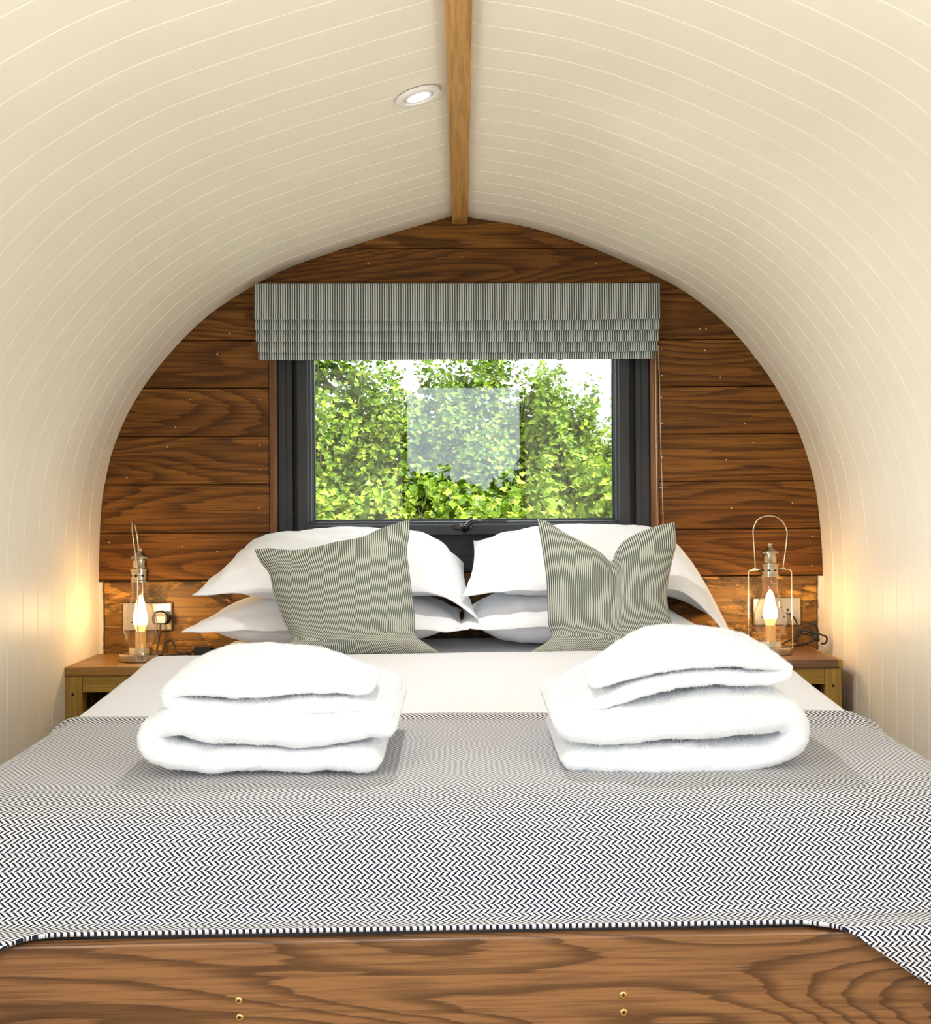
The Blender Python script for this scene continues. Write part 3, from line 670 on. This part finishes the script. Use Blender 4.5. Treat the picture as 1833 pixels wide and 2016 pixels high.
# mattress
vs, fs = [], []
NX, NY = 40, 60
def mat_z(x, y):
    e = max(0, abs(x)-0.64)/0.06; d = 1-math.sqrt(max(0, 1-min(1, e)**2))
    g = max(max(0, 1.90-y)/0.07, max(0, y-3.66)/0.05); g = 1-math.sqrt(max(0, 1-min(1, g)**2))
    return zm(y)-0.06*max(d, g)
xs = [-0.70+1.40*i/NX for i in range(NX+1)]; ys = [1.83+(3.71-1.83)*j/NY for j in range(NY+1)]
for x in xs:
    for y in ys: vs.append((x, y, mat_z(x, y)))
n0 = len(vs)
for x in xs:
    for y in ys: vs.append((x, y, 0.394))
m = NY+1
for i in range(NX):
    for j in range(NY):
        a = i*m+j; fs.append((a, a+m, a+m+1, a+1)); fs.append((n0+a, n0+a+1, n0+a+m+1, n0+a+m))
for i in range(NX): a = i*m; b = a+NY; fs += [(a, n0+a, n0+a+m, a+m), (b, b+m, n0+b+m, n0+b)]
for j in range(NY): a = j; b = NX*m+j; fs += [(a, a+1, n0+a+1, n0+a), (b, n0+b, n0+b+1, b+1)]
mt = py_obj('mattress', vs, fs, M['sheet']); tag(mt, 'white sheeted mattress showing beneath the pillows', 'mattress')

def lateral(hw, rx, rz, drop):
    """arc table (arc length, x, dz) from the bed's middle out over its side"""
    T = [(0.0, 0.0, 0.0), (hw, hw, 0.0)]; px_, pz_ = hw, 0.0; L = hw
    for k in range(1, 15):
        a = PI/2*k/14; x = hw+rx*math.sin(a); z = -rz*(1-math.cos(a)); L += math.hypot(x-px_, z-pz_); T.append((L, x, z)); px_, pz_ = x, z
    L += drop; T.append((L, px_+0.012, pz_-drop)); return T
def lat_at(T, a):
    s = 1 if a >= 0 else -1; a = abs(a)
    for (l0, x0, z0), (l1, x1, z1) in zip(T, T[1:]):
        if a <= l1: t = (a-l0)/max(1e-9, l1-l0); return s*(x0+(x1-x0)*t), z0+(z1-z0)*t
    return s*T[-1][1], T[-1][2]
def drape(name, path, T, mat, na, nb, thick, endfn=None, wave=None):
    """sheet over the bed: path = (y, z) along it, T = the fall over its sides"""
    P = catmull([(y, z, 0) for y, z in path], 400); L = [0.0]
    for a, b in zip(P, P[1:]): L.append(L[-1]+(b-a).length)
    A = T[-1][0]; vs, fs, uv = [], [], []
    for i in range(na+1):
        a = -A+2*A*i/na; x, dz = lat_at(T, a); Le = L[-1] if endfn is None else endfn(x, P, L)
        for j in range(nb+1):
            b = Le*j/nb; q = b/L[-1]*399; k = min(398, int(q)); p = P[k].lerp(P[k+1], q-k)
            y, z = p.x, p.y+dz
            if wave: y, z, x2 = wave(x, y, z, a, b)
            else: x2 = x
            vs.append((x2, y, z)); uv.append((a, b))
    m = nb+1
    for i in range(na):
        for j in range(nb): fs.append((i*m+j, i*m+j+1, (i+1)*m+j+1, (i+1)*m+j))
    o = py_obj(name, vs, fs, M[mat], uv=uv)
    md = o.modifiers.new('thick', 'SOLIDIFY'); md.thickness = thick; md.offset = 0; return o
DT = lateral(0.742, 0.055, 0.09, 0.18)
def dwave(x, y, z, a, b):
    return y+0.006*fbm((x*2.2, 0, 1), 1.4)*smooth(2.9, 3.1, y), z+0.004*fbm((x*1.6, y*2, 0), 1.5)*smooth(2.47, 2.75, y), x
duvet = drape('duvet', [(3.155, 0.663), (3.155, 0.672), (3.14, 0.6835), (3.09, 0.6875), (2.95, 0.677), (2.7, 0.6575), (2.52, 0.6455), (2.45, 0.6395), (2.41, 0.6325), (2.2, 0.6265), (1.95, 0.6185)], DT, 'sheet', 110, 90, 0.006, wave=dwave)
tag(duvet, 'plain white duvet spread over the bed', 'duvet')
TT = lateral(0.742, 0.072, 0.10, 0.22)
TPATH = [(2.440, 0.6485), (2.4275, 0.6475), (2.4135, 0.6405), (2.395, 0.6385), (2.30, 0.6370), (2.15, 0.6335), (2.0, 0.6300), (1.91, 0.6240), (1.845, 0.6090), (1.80, 0.5800), (1.773, 0.5400), (1.760, 0.5050), (1.749, 0.4850), (1.735, 0.4760), (1.715, 0.4745), (1.696, 0.4730), (1.687, 0.4640), (1.684, 0.4400), (1.682, 0.40), (1.680, 0.33), (1.680, 0.25)]
def tend(x, P, L):
    k0 = next(i for i, p in enumerate(P) if p.x < 1.722)
    base = L[k0]
    if x > 0: h = 0.012*smooth(0.46, 0.50, x)+0.68*max(0, x-0.495)
    else: h = 0.012*smooth(0.55, 0.60, -x)+0.75*max(0, -x-0.585)
    return min(L[-1], base+h)
def twave(x, y, z, a, b):
    top = smooth(1.80, 1.95, y)
    z += 0.0035*fbm((x*2.3+4, y*2.6, 0), 1.2)*(1-0.3*top)*smooth(1.76, 1.84, y)
    y += 0.012*fbm((x*2.0, 2, z*2.0), 1.2)*smooth(2.38, 2.43, y)
    y -= 0.010*(0.5+fbm((x*2.4, 9, z*4), 1.1))*(1-top)*smooth(0.49, 0.54, z)
    e = smooth(0.45, 0.72, x); z += 0.012*e*math.exp(-((y-2.33-0.1*(x-0.6))/0.025)**2)    # soft second crease at the right
    return y, z, x
throw = drape('throw_blanket', TPATH, TT, 'throw', 220, 240, 0.006, tend, twave)
tag(throw, 'navy and white herringbone throw across the foot of the bed', 'blanket')

# ------------------------------------------------------------------ pillows and cushions
def two_sided(name, nu, nv, fn, mat, uvfn=None):
    vs, fs, uv = [], [], []; m = nv+1; n = (nu+1)*m
    for side in (1, -1):
        for i in range(nu+1):
            for j in range(nv+1):
                s, t = -1+2*i/nu, -1+2*j/nv; vs.append(fn(s, t, side)); uv.append(uvfn(s, t) if uvfn else (s, t))
    for i in range(nu):
        for j in range(nv):
            a = i*m+j; fs.append((a, a+m, a+m+1, a+1)); fs.append((n+a, n+a+1, n+a+m+1, n+a+m))
    for i in range(nu): a = i*m; b = a+nv; fs += [(a, n+a, n+a+m, a+m), (b, b+m, n+b+m, n+b)]
    for j in range(nv): a = j; b = nu*m+j; fs += [(a, a+1, n+a+1, n+a), (b, n+b, n+b+1, b+1)]
    return py_obj(name, vs, fs, mat, uv=uv)
def pillow(label, c, a, b, T, tilt, fl, seed, droop=None, roll=0.0, low=0.8, tl=0.16, tr=0.05):
    ct, st = math.cos(tilt), math.sin(tilt); cr, sr = math.cos(roll), math.sin(roll)
    def fn(s, t, side):
        X = s*a*(1-0.035*(1-t*t)*abs(s)); Y = t*b*(1-0.05*(1-s*s)*abs(t))
        X *= 1-(tl if s < 0 else tr)*((t+1)/2)**0.8*smooth(0.5, 1, abs(s))
        bs = min(1, abs(s)*a/(a-fl)); bt = min(1, abs(t)*b/(b-fl))
        h = ((1-bs**3.2)*(1-bt**4.0))**0.52
        ht = ((1-abs(s)**2.3)*(1-abs(t)**3.2))**0.62
        Z = (T*(0.25*h+0.75*ht) if side > 0 else -T*low*h)
        out = max(max(0, abs(s)*a-(a-fl)), max(0, abs(t)*b-(b-fl)))/fl
        Z += 0.0016*side
        Z += 0.007*out*fbm((s*3.1+seed, t*2.7, seed), 1.0)-0.006*out
        Z += 0.007*h*fbm((s*2.4+seed*3, t*2.0, side), 1.1, 3)*side
        Z += side*0.0045*(1-h)*(1-out)*math.sin(s*31+seed+2*fbm((s*4, t*4, seed), 1.0))*(0.3+abs(t))*0.6
        if droop: Z += droop(X, Y, s, t)
        X, Z = X*cr-Z*sr, X*sr+Z*cr
        Y, Z = Y*ct-Z*st, Y*st+Z*ct
        return (c[0]+X, c[1]+Y, c[2]+Z)
    return tag(two_sided('pillow', 90, 60, fn, M['pillow']), label, 'pillow', 'white pillows')
def flick(x0, k):                                  # end of the case hanging down
    return lambda X, Y, s, t: -k*max(0, (X if x0 > 0 else -X)-abs(x0))**2
pillow('white pillow at the bottom of the left stack', (-0.360, 3.535, 0.744), 0.375, 0.235, 0.076, math.radians(1.5), 0.050, 1.0, low=0.88, tl=0.10)
pillow('white pillow on top of the left stack, leaning on the window frame', (-0.332, 3.528, 0.886), 0.374, 0.236, 0.092, math.radians(12.5), 0.050, 2.0, lambda X, Y, s, t: -2.6*max(0, X-0.20)**2, low=0.70, tl=0.13, tr=0.1)
pillow('white pillow at the bottom of the right stack', (0.300, 3.540, 0.744), 0.320, 0.235, 0.076, math.radians(1.5), 0.050, 3.0, low=0.88, tl=0.06)
pillow('white pillow on top of the right stack, its right end drooping', (0.375, 3.530, 0.889), 0.380, 0.236, 0.092, math.radians(12.5), 0.050, 4.0, lambda X, Y, s, t: -4.2*max(0, X-0.155)**2+0.015*max(0, -s)**3*t, low=0.70, tl=0.10, tr=0.0)

def edge(pts, n=60): return catmull([(x, y, z) for x, y, z in pts], n)
def sample(e, q):
    q = min(1, max(0, q))*(len(e)-1); k = min(len(e)-2, int(q)); return e[k].lerp(e[k+1], q-k)
def cushion(label, top, right, bottom, left, T, dent=None):
    """four seams (world metres) filled by a Coons patch, puffed to both sides"""
    top, right, bottom, left = edge(top), edge(right), edge(bottom), edge(left)
    c00, c10, c01, c11 = left[-1], right[-1], top[0], top[-1]
    nrm = (c10-c00).cross(c01-c00).normalized()
    if nrm.y > 0: nrm = -nrm
    def fn(s, t, side):
        u, v = (s+1)/2, (t+1)/2
        Lp, Rp = sample(left, 1-v), sample(right, 1-v); Bp, Tp = sample(bottom, u), sample(top, u)
        p = Lp*(1-u)+Rp*u+Bp*(1-v)+Tp*v-(c00*(1-u)*(1-v)+c10*u*(1-v)+c01*(1-u)*v+c11*u*v)
        h = ((1-abs(s)**2.3)*(1-abs(t)**2.3))**0.55
        d = dent(s, t) if dent else 1
        z = T*h*d+0.003*h*fbm((s*2.5, t*2.5, T*99), 1.0)+0.0035*(h**0.5)*(1-h)*math.sin(s*15+t*11+3*fbm((s*2, t*2, 1), 1.0))
        return tuple(p+nrm*(z*(1 if side > 0 else -0.9)+0.0008*side))
    return tag(two_sided('cushion', 90, 90, fn, M['tick_cushion'], lambda s, t: (s*0.235, t*0.235)), label, 'cushion', 'striped cushions')
LC = dict(
 top=[(-0.533, 3.235, 0.9468), (-0.4954, 3.235, 0.9505), (-0.4345, 3.235, 0.9448), (-0.3722, 3.235, 0.9534), (-0.3266, 3.235, 0.9648), (-0.2576, 3.235, 0.9773), (-0.2119, 3.235, 0.9979), (-0.1662, 3.235, 1.0119), (-0.1335, 3.235, 1.0221)],
 right=[(-0.1335, 3.235, 1.0221), (-0.1359, 3.2244, 0.9845), (-0.1422, 3.2137, 0.9406), (-0.1356, 3.2031, 0.8891), (-0.1279, 3.1925, 0.8264), (-0.1215, 3.1819, 0.7666), (-0.1213, 3.1712, 0.7304), (-0.0968, 3.1606, 0.7121), (-0.056, 3.15, 0.686)],
 bottom=[(-0.4602, 3.15, 0.6903), (-0.3895, 3.15, 0.6832), (-0.2693, 3.15, 0.6819), (-0.1551, 3.15, 0.682), (-0.056, 3.15, 0.686)],
 left=[(-0.533, 3.235, 0.9468), (-0.5187, 3.2256, 0.9185), (-0.493, 3.2161, 0.885), (-0.4816, 3.2067, 0.8402), (-0.4663, 3.1972, 0.8008), (-0.4499, 3.1878, 0.7603), (-0.4335, 3.1783, 0.7354), (-0.4272, 3.1689, 0.7197), (-0.445, 3.1594, 0.7094), (-0.4602, 3.15, 0.6903)])
cushion('striped sage cushion leaning on the left pillow stack, top right corner pointing up', T=0.062, dent=lambda s, t: 1-0.35*math.exp(-((s+0.05)/0.22)**2)*smooth(0.45, 1.0, t), **LC)
RC = dict(
 top=[(0.1925, 3.235, 1.0198), (0.2187, 3.235, 1.0131), (0.2672, 3.235, 0.9826), (0.3249, 3.235, 0.9519), (0.3603, 3.235, 0.9293), (0.3839, 3.235, 0.9081), (0.3959, 3.235, 0.933), (0.4132, 3.235, 0.9578), (0.449, 3.235, 0.9799), (0.5072, 3.235, 1.0005), (0.5509, 3.235, 1.0094)],
 right=[(0.5509, 3.235, 1.0094), (0.5511, 3.2229, 0.9531), (0.5369, 3.2107, 0.9001), (0.5253, 3.1986, 0.8487), (0.523, 3.1864, 0.7963), (0.5323, 3.1743, 0.7494), (0.5481, 3.1621, 0.7014), (0.5561, 3.15, 0.677)],
 bottom=[(0.157, 3.15, 0.6812), (0.2401, 3.15, 0.6765), (0.3683, 3.15, 0.6739), (0.4711, 3.15, 0.6741), (0.5561, 3.15, 0.677)],
 left=[(0.1925, 3.235, 1.0198), (0.1995, 3.2256, 0.9819), (0.2077, 3.2161, 0.9247), (0.2145, 3.2067, 0.8639), (0.216, 3.1972, 0.8035), (0.2176, 3.1878, 0.7512), (0.2258, 3.1783, 0.7262), (0.2109, 3.1689, 0.7093), (0.1845, 3.1594, 0.6952), (0.157, 3.15, 0.6812)])
cushion('striped sage cushion chopped to a V at its top, on the right pillow stack', T=0.064, dent=lambda s, t: 1-0.55*math.exp(-((s-0.08)/0.20)**2)*smooth(0.1, 0.9, t), **RC)

# ------------------------------------------------------------------ towels
def towel(label, path, y0, y1, dome, seed, fib=42000, zoff=0.0025, narrow=0.0):
    """path = (x, z, half thickness, dome weight): a thick cloth folded along it, deep from y0 to y1"""
    n = 84; C = catmull([(x, z, h*10) for x, z, h, d in path], n); D = [d for *_, d in path]
    L = [0.0]
    for a, b in zip(C, C[1:]): L.append(L[-1]+math.hypot(b.x-a.x, b.y-a.y))
    flat, cap = 12, 9; ring_ = []
    for k in range(flat): ring_.append((1, -1+2*k/(flat-1), 0))
    for k in range(1, cap): ring_.append((math.cos(PI*k/cap), 1, math.sin(PI*k/cap)))
    for k in range(flat): ring_.append((-1, 1-2*k/(flat-1), 0))
    for k in range(1, cap): ring_.append((-math.cos(PI*k/cap), -1, math.sin(PI*k/cap)))
    m = len(ring_); vs, fs = [], []
    for i, p in enumerate(C):
        a, b = C[max(0, i-1)], C[min(n-1, i+1)]; tx, tz = b.x-a.x, b.y-a.y; l = math.hypot(tx, tz); nx, nz = -tz/l, tx/l
        h = p.z/10; e = min(L[i], L[-1]-L[i])/max(1e-6, h*1.1); hh = h*math.sqrt(max(0.02, 1-max(0, 1-e)**2)) if e < 1 else h
        q = i/(n-1)*(len(D)-1); k = min(len(D)-2, int(q)); dw = D[k]+(D[k+1]-D[k])*(q-k)
        ext = 0.006*math.sin(i*0.21+seed)
        for nn, ty, r in ring_:
            cut = narrow*(y1-y0)*smooth(0.70, 1.0, i/(n-1))          # the open end lies at a slant
            hd = (y1-y0-cut)/2-h+ext; y = (y0+y1-cut)/2+ty*hd+(ty*r*hh if abs(ty) == 1 else 0); x = p.x+nx*nn*hh; z = p.y+nz*nn*hh
            f = (y-y0)/(y1-y0); z += dome*dw*math.sin(PI*min(1, max(0, 0.06+f*0.78)))+zoff+(y-y0)*0.022
            v = Vector((x, y, z)); v += Vector((0.3, 0.6, 0.8))*(0.0045*fbm(v+Vector((seed, 0, 0)), 14, 2)+0.0022*fbm(v, 60, 2))
            vs.append(v)
    for i in range(n-1):
        for j in range(m): fs.append((i*m+j, i*m+(j+1) % m, (i+1)*m+(j+1) % m, (i+1)*m+j))
    fs += [tuple(range(m)), tuple(range((n-1)*m, n*m))]
    o = py_obj('folded_towel', [tuple(v) for v in vs], fs, M['towel'])
    # terry loops: short fibres standing off the cloth
    rnd = random.Random(int(seed*100)); me = o.data; fv, ff = [], []
    polys = [p for p in me.polygons if len(p.vertices) == 4]; acc = []; s = 0
    for p in polys: s += p.area; acc.append(s)
    import bisect
    co = [v.co.copy() for v in me.vertices]
    for _ in range(fib):
        p = polys[min(len(polys)-1, bisect.bisect(acc, rnd.random()*s))]; q = [co[k] for k in p.vertices]
        u, v = rnd.random(), rnd.random(); c = q[0].lerp(q[1], u).lerp(q[3].lerp(q[2], u), v)
        d = (p.normal+Vector((rnd.uniform(-.8, .8), rnd.uniform(-.8, .8), rnd.uniform(-.8, .8)))).normalized()
        sd_ = d.cross(Vector((rnd.random(), rnd.random(), rnd.random()))).normalized()*0.0006; l = rnd.uniform(0.0015, 0.0036); k = len(fv)
        fv += [c-sd_-d*0.001, c+sd_-d*0.001, c+d*l]; ff.append((k, k+1, k+2))
    f = py_obj('terry_pile', [tuple(v) for v in fv], ff, M['towel'], o, smooth=False, recalc=False, keep=False); f['kind'] = 'stuff'
    return tag(o, label, 'towel', 'folded white towels')
def tp(*a): return a
TLOW_L = [(-0.1274, 0.6535, 0.0165, 0), (-0.2102, 0.6522, 0.0175, 0), (-0.3134, 0.6528, 0.0175, 0), (-0.4084, 0.6564, 0.0175, 0), (-0.4636, 0.6635, 0.018, 0), (-0.4903, 0.6797, 0.0185, 0.1), (-0.487, 0.7004, 0.0195, 0.3), (-0.4515, 0.7095, 0.022, 0.5), (-0.3844, 0.7023, 0.0255, 0.6), (-0.2973, 0.6964, 0.0245, 0.6), (-0.2099, 0.6953, 0.0235, 0.5), (-0.1462, 0.7033, 0.0215, 0.4), (-0.1047, 0.7012, 0.018, 0.2)]
TUP_L = [(-0.1113, 0.7139, 0.0075, 0.0), (-0.1555, 0.7297, 0.0105, 0.2), (-0.2198, 0.7273, 0.0125, 0.3), (-0.3161, 0.726, 0.0125, 0.3), (-0.404, 0.7295, 0.0125, 0.2), (-0.4503, 0.7349, 0.0125, 0.1), (-0.4685, 0.7415, 0.0125, 0.1), (-0.4645, 0.7527, 0.0125, 0.4), (-0.4318, 0.7588, 0.0135, 0.9), (-0.3639, 0.7548, 0.014, 1.05), (-0.2838, 0.753, 0.014, 0.95), (-0.2116, 0.7578, 0.0135, 0.6), (-0.1633, 0.7621, 0.0115, 0.25), (-0.1383, 0.7651, 0.0085, 0.0)]
TLOW_R = [(0.1522, 0.6482, 0.0165, 0), (0.2304, 0.6455, 0.0185, 0), (0.3354, 0.6449, 0.0195, 0), (0.4246, 0.6454, 0.0195, 0), (0.4856, 0.6494, 0.019, 0), (0.5223, 0.6667, 0.0215, 0.1), (0.5282, 0.6925, 0.0235, 0.2), (0.5047, 0.7138, 0.028, 0.4), (0.4494, 0.7112, 0.032, 0.5), (0.3763, 0.704, 0.033, 0.5), (0.3034, 0.6985, 0.031, 0.5), (0.2226, 0.6955, 0.0255, 0.4), (0.1421, 0.7005, 0.0185, 0.2)]
TUP_R = [(0.1615, 0.7073, 0.0085, 0.0), (0.217, 0.731, 0.011, 0.2), (0.2987, 0.7544, 0.0125, 0.3), (0.3806, 0.7649, 0.012, 0.3), (0.4544, 0.7665, 0.011, 0.2), (0.4995, 0.7676, 0.0105, 0.1), (0.516, 0.7739, 0.011, 0.1), (0.5095, 0.7863, 0.0115, 0.4), (0.4627, 0.7933, 0.013, 0.85), (0.3971, 0.7924, 0.014, 1.0), (0.3153, 0.7859, 0.014, 0.9), (0.2499, 0.7745, 0.0125, 0.45), (0.2026, 0.7628, 0.0085, 0.0)]
towel('large white bath towel folded double at the bottom of the left stack', TLOW_L, 1.962, 2.34, 0.022, 1.3)
towel('smaller white towel folded on top of the left stack', TUP_L, 1.985, 2.33, 0.034, 2.7, zoff=0.006, narrow=0.62)
towel('large white bath towel folded double at the bottom of the right stack', TLOW_R, 1.962, 2.34, 0.022, 3.9)
towel('smaller white towel folded on top of the right stack', TUP_R, 1.985, 2.33, 0.022, 4.4, zoff=0.006, narrow=0.62)

# ------------------------------------------------------------------ hedge outside the window
LEAF = [(0, 0, 0), (-0.30, 0.30, 0.10), (-0.42, 0.62, 0.13), (-0.16, 0.70, 0.06), (0, 1.0, 0.0), (0.16, 0.70, 0.06), (0.42, 0.62, 0.13), (0.30, 0.30, 0.10), (0, 0.55, -0.03)]
LF = [(0, 8, 1), (1, 8, 2), (2, 8, 3), (3, 8, 4), (4, 8, 5), (5, 8, 6), (6, 8, 7), (7, 8, 0)]
leafmesh = {}
def shrub(label, blobs, n, size, mat, seed, single=70, stems=5):
    rnd = random.Random(seed); c0 = blobs[0][0]
    t = thing('hedge_shrub', (c0[0], c0[1], -0.6), label, 'shrub', 'hedge outside the window')
    vs, fs = [], []; near = []
    tot = sum(r[0]*r[2] for c, r in blobs)
    for c, r in blobs:
        nb = int(n*r[0]*r[2]/tot)
        for it in range(int(nb*1.35)):
            th = rnd.uniform(PI, 2*PI); ph = rnd.uniform(-0.75, 1.0); cp = math.sqrt(1-min(1, ph*ph))
            d = Vector((cp*math.cos(th), cp*math.sin(th)*0.999+0.12, ph)).normalized()
            k = 1.0+0.46*fbm(Vector(c)+d*1.0+Vector((seed, 0, 0)), 2.7, 3)+0.10*fbm(d*1.0, 13, 2)-abs(rnd.gauss(0, 0.13))
            inner = it >= nb                                   # darker leaves deep in the bush
            if inner: k = k*0.86-0.06; d.y = -0.2*abs(d.y)
            p = Vector(c)+Vector((d.x*r[0], d.y*r[1], d.z*r[2]))*k
            nr = (d*0.55+Vector((rnd.gauss(0, .55), rnd.gauss(0, .55)-0.25, rnd.gauss(0, .5)+0.45))).normalized()
            up = Vector((rnd.gauss(0, 1), rnd.gauss(0, 1), rnd.gauss(-0.3, 1))); y = (up-nr*up.dot(nr)).normalized(); x = y.cross(nr)
            s = size*rnd.uniform(0.6, 1.35)*(1.9 if inner else 1)
            if len(near) < single and p.z > 0.95 and abs(p.x) < 0.95 and k > 1.0 and not inner and rnd.random() < 0.2: near.append((p, x, y, nr, s)); continue
            b = len(vs)
            for lx_, ly_, lz_ in LEAF: vs.append(tuple(p+x*lx_*s+y*ly_*s+nr*lz_*s))
            fs += [tuple(b+q for q in f) for f in LF]
    o = py_obj('foliage', vs, fs, M[mat], t, smooth=False, recalc=False); o['kind'] = 'stuff'
    if mat not in leafmesh:
        me = bpy.data.meshes.new('leaf'); me.from_pydata(LEAF, [], LF); me.materials.append(M[mat]); leafmesh[mat] = me
    for p, x, y, nr, s in near:
        q = bpy.data.objects.new('leaf', leafmesh[mat]); COL.objects.link(q); q.parent = t
        q.matrix_basis = Matrix.Translation(p-t.location) @ Matrix((x, y, nr)).transposed().to_4x4() @ Matrix.Scale(s, 4)
    for k in range(stems):
        c, r = blobs[k % len(blobs)]; a = rnd.uniform(-1, 1); hgt = c[2]+r[2]*rnd.uniform(0.7, 1.12)
        pth = catmull([(c[0]+a*0.1, c[1], -0.6), (c[0]+a*0.2*r[0], c[1]-0.05, 0.2), (c[0]+a*0.6*r[0], c[1]-r[1]*0.4, c[2]*0.8), (c[0]+a*0.8*r[0]+rnd.uniform(-.08, .08), c[1]-r[1]*rnd.uniform(0, .6), hgt)], 24)
        tube('stem', pth, 0.012, M['bark'], t, 6, rfun=lambda q: 0.014*(1-q)+0.0018)
    return t
shrub('tall dark hawthorn at the left of the window view', [((-0.98, 7.05, 1.15), (0.62, 0.6, 0.92)), ((-0.45, 7.15, 1.10), (0.32, 0.5, 0.66))], 15000, 0.036, 'leaf', 11, stems=7)
shrub('rounded hawthorn in the middle of the window view', [((0.06, 7.2, 1.05), (0.46, 0.5, 0.80))], 11500, 0.035, 'leaf', 12)
shrub('narrow upright hawthorn right of the middle of the window view', [((0.53, 7.1, 1.02), (0.27, 0.4, 0.78))], 7500, 0.035, 'leaf', 13)
shrub('lower pale green bush at the right of the window view', [((1.05, 7.0, 0.92), (0.48, 0.55, 0.66))], 10500, 0.034, 'leaf2', 14)
shrub('low leafy bramble at the bottom left of the window view', [((-0.62, 6.35, 0.72), (0.52, 0.4, 0.46)), ((-1.4, 6.4, 0.7), (0.5, 0.4, 0.45))], 7500, 0.047, 'leaf2', 15)
shrub('low leafy bramble at the bottom right of the window view', [((0.20, 6.35, 0.70), (0.50, 0.4, 0.46)), ((0.95, 6.4, 0.74), (0.55, 0.4, 0.48))], 9000, 0.045, 'leaf2', 16)
shrub('far hedge filling the gaps behind the hawthorns', [((-1.6, 8.6, 0.6), (1.1, 0.5, 0.75)), ((0, 8.6, 0.6), (1.1, 0.5, 0.78)), ((1.6, 8.6, 0.6), (1.1, 0.5, 0.75))], 9000, 0.07, 'leaf', 17, single=0)
shrub('distant hedge across the field, mirrored in the window glass', [((-2.2, -14, 0.6), (2.6, 0.7, 1.05)), ((2.4, -14.2, 0.6), (2.8, 0.7, 1.0))], 7000, 0.16, 'leaf', 18, single=0, stems=2)
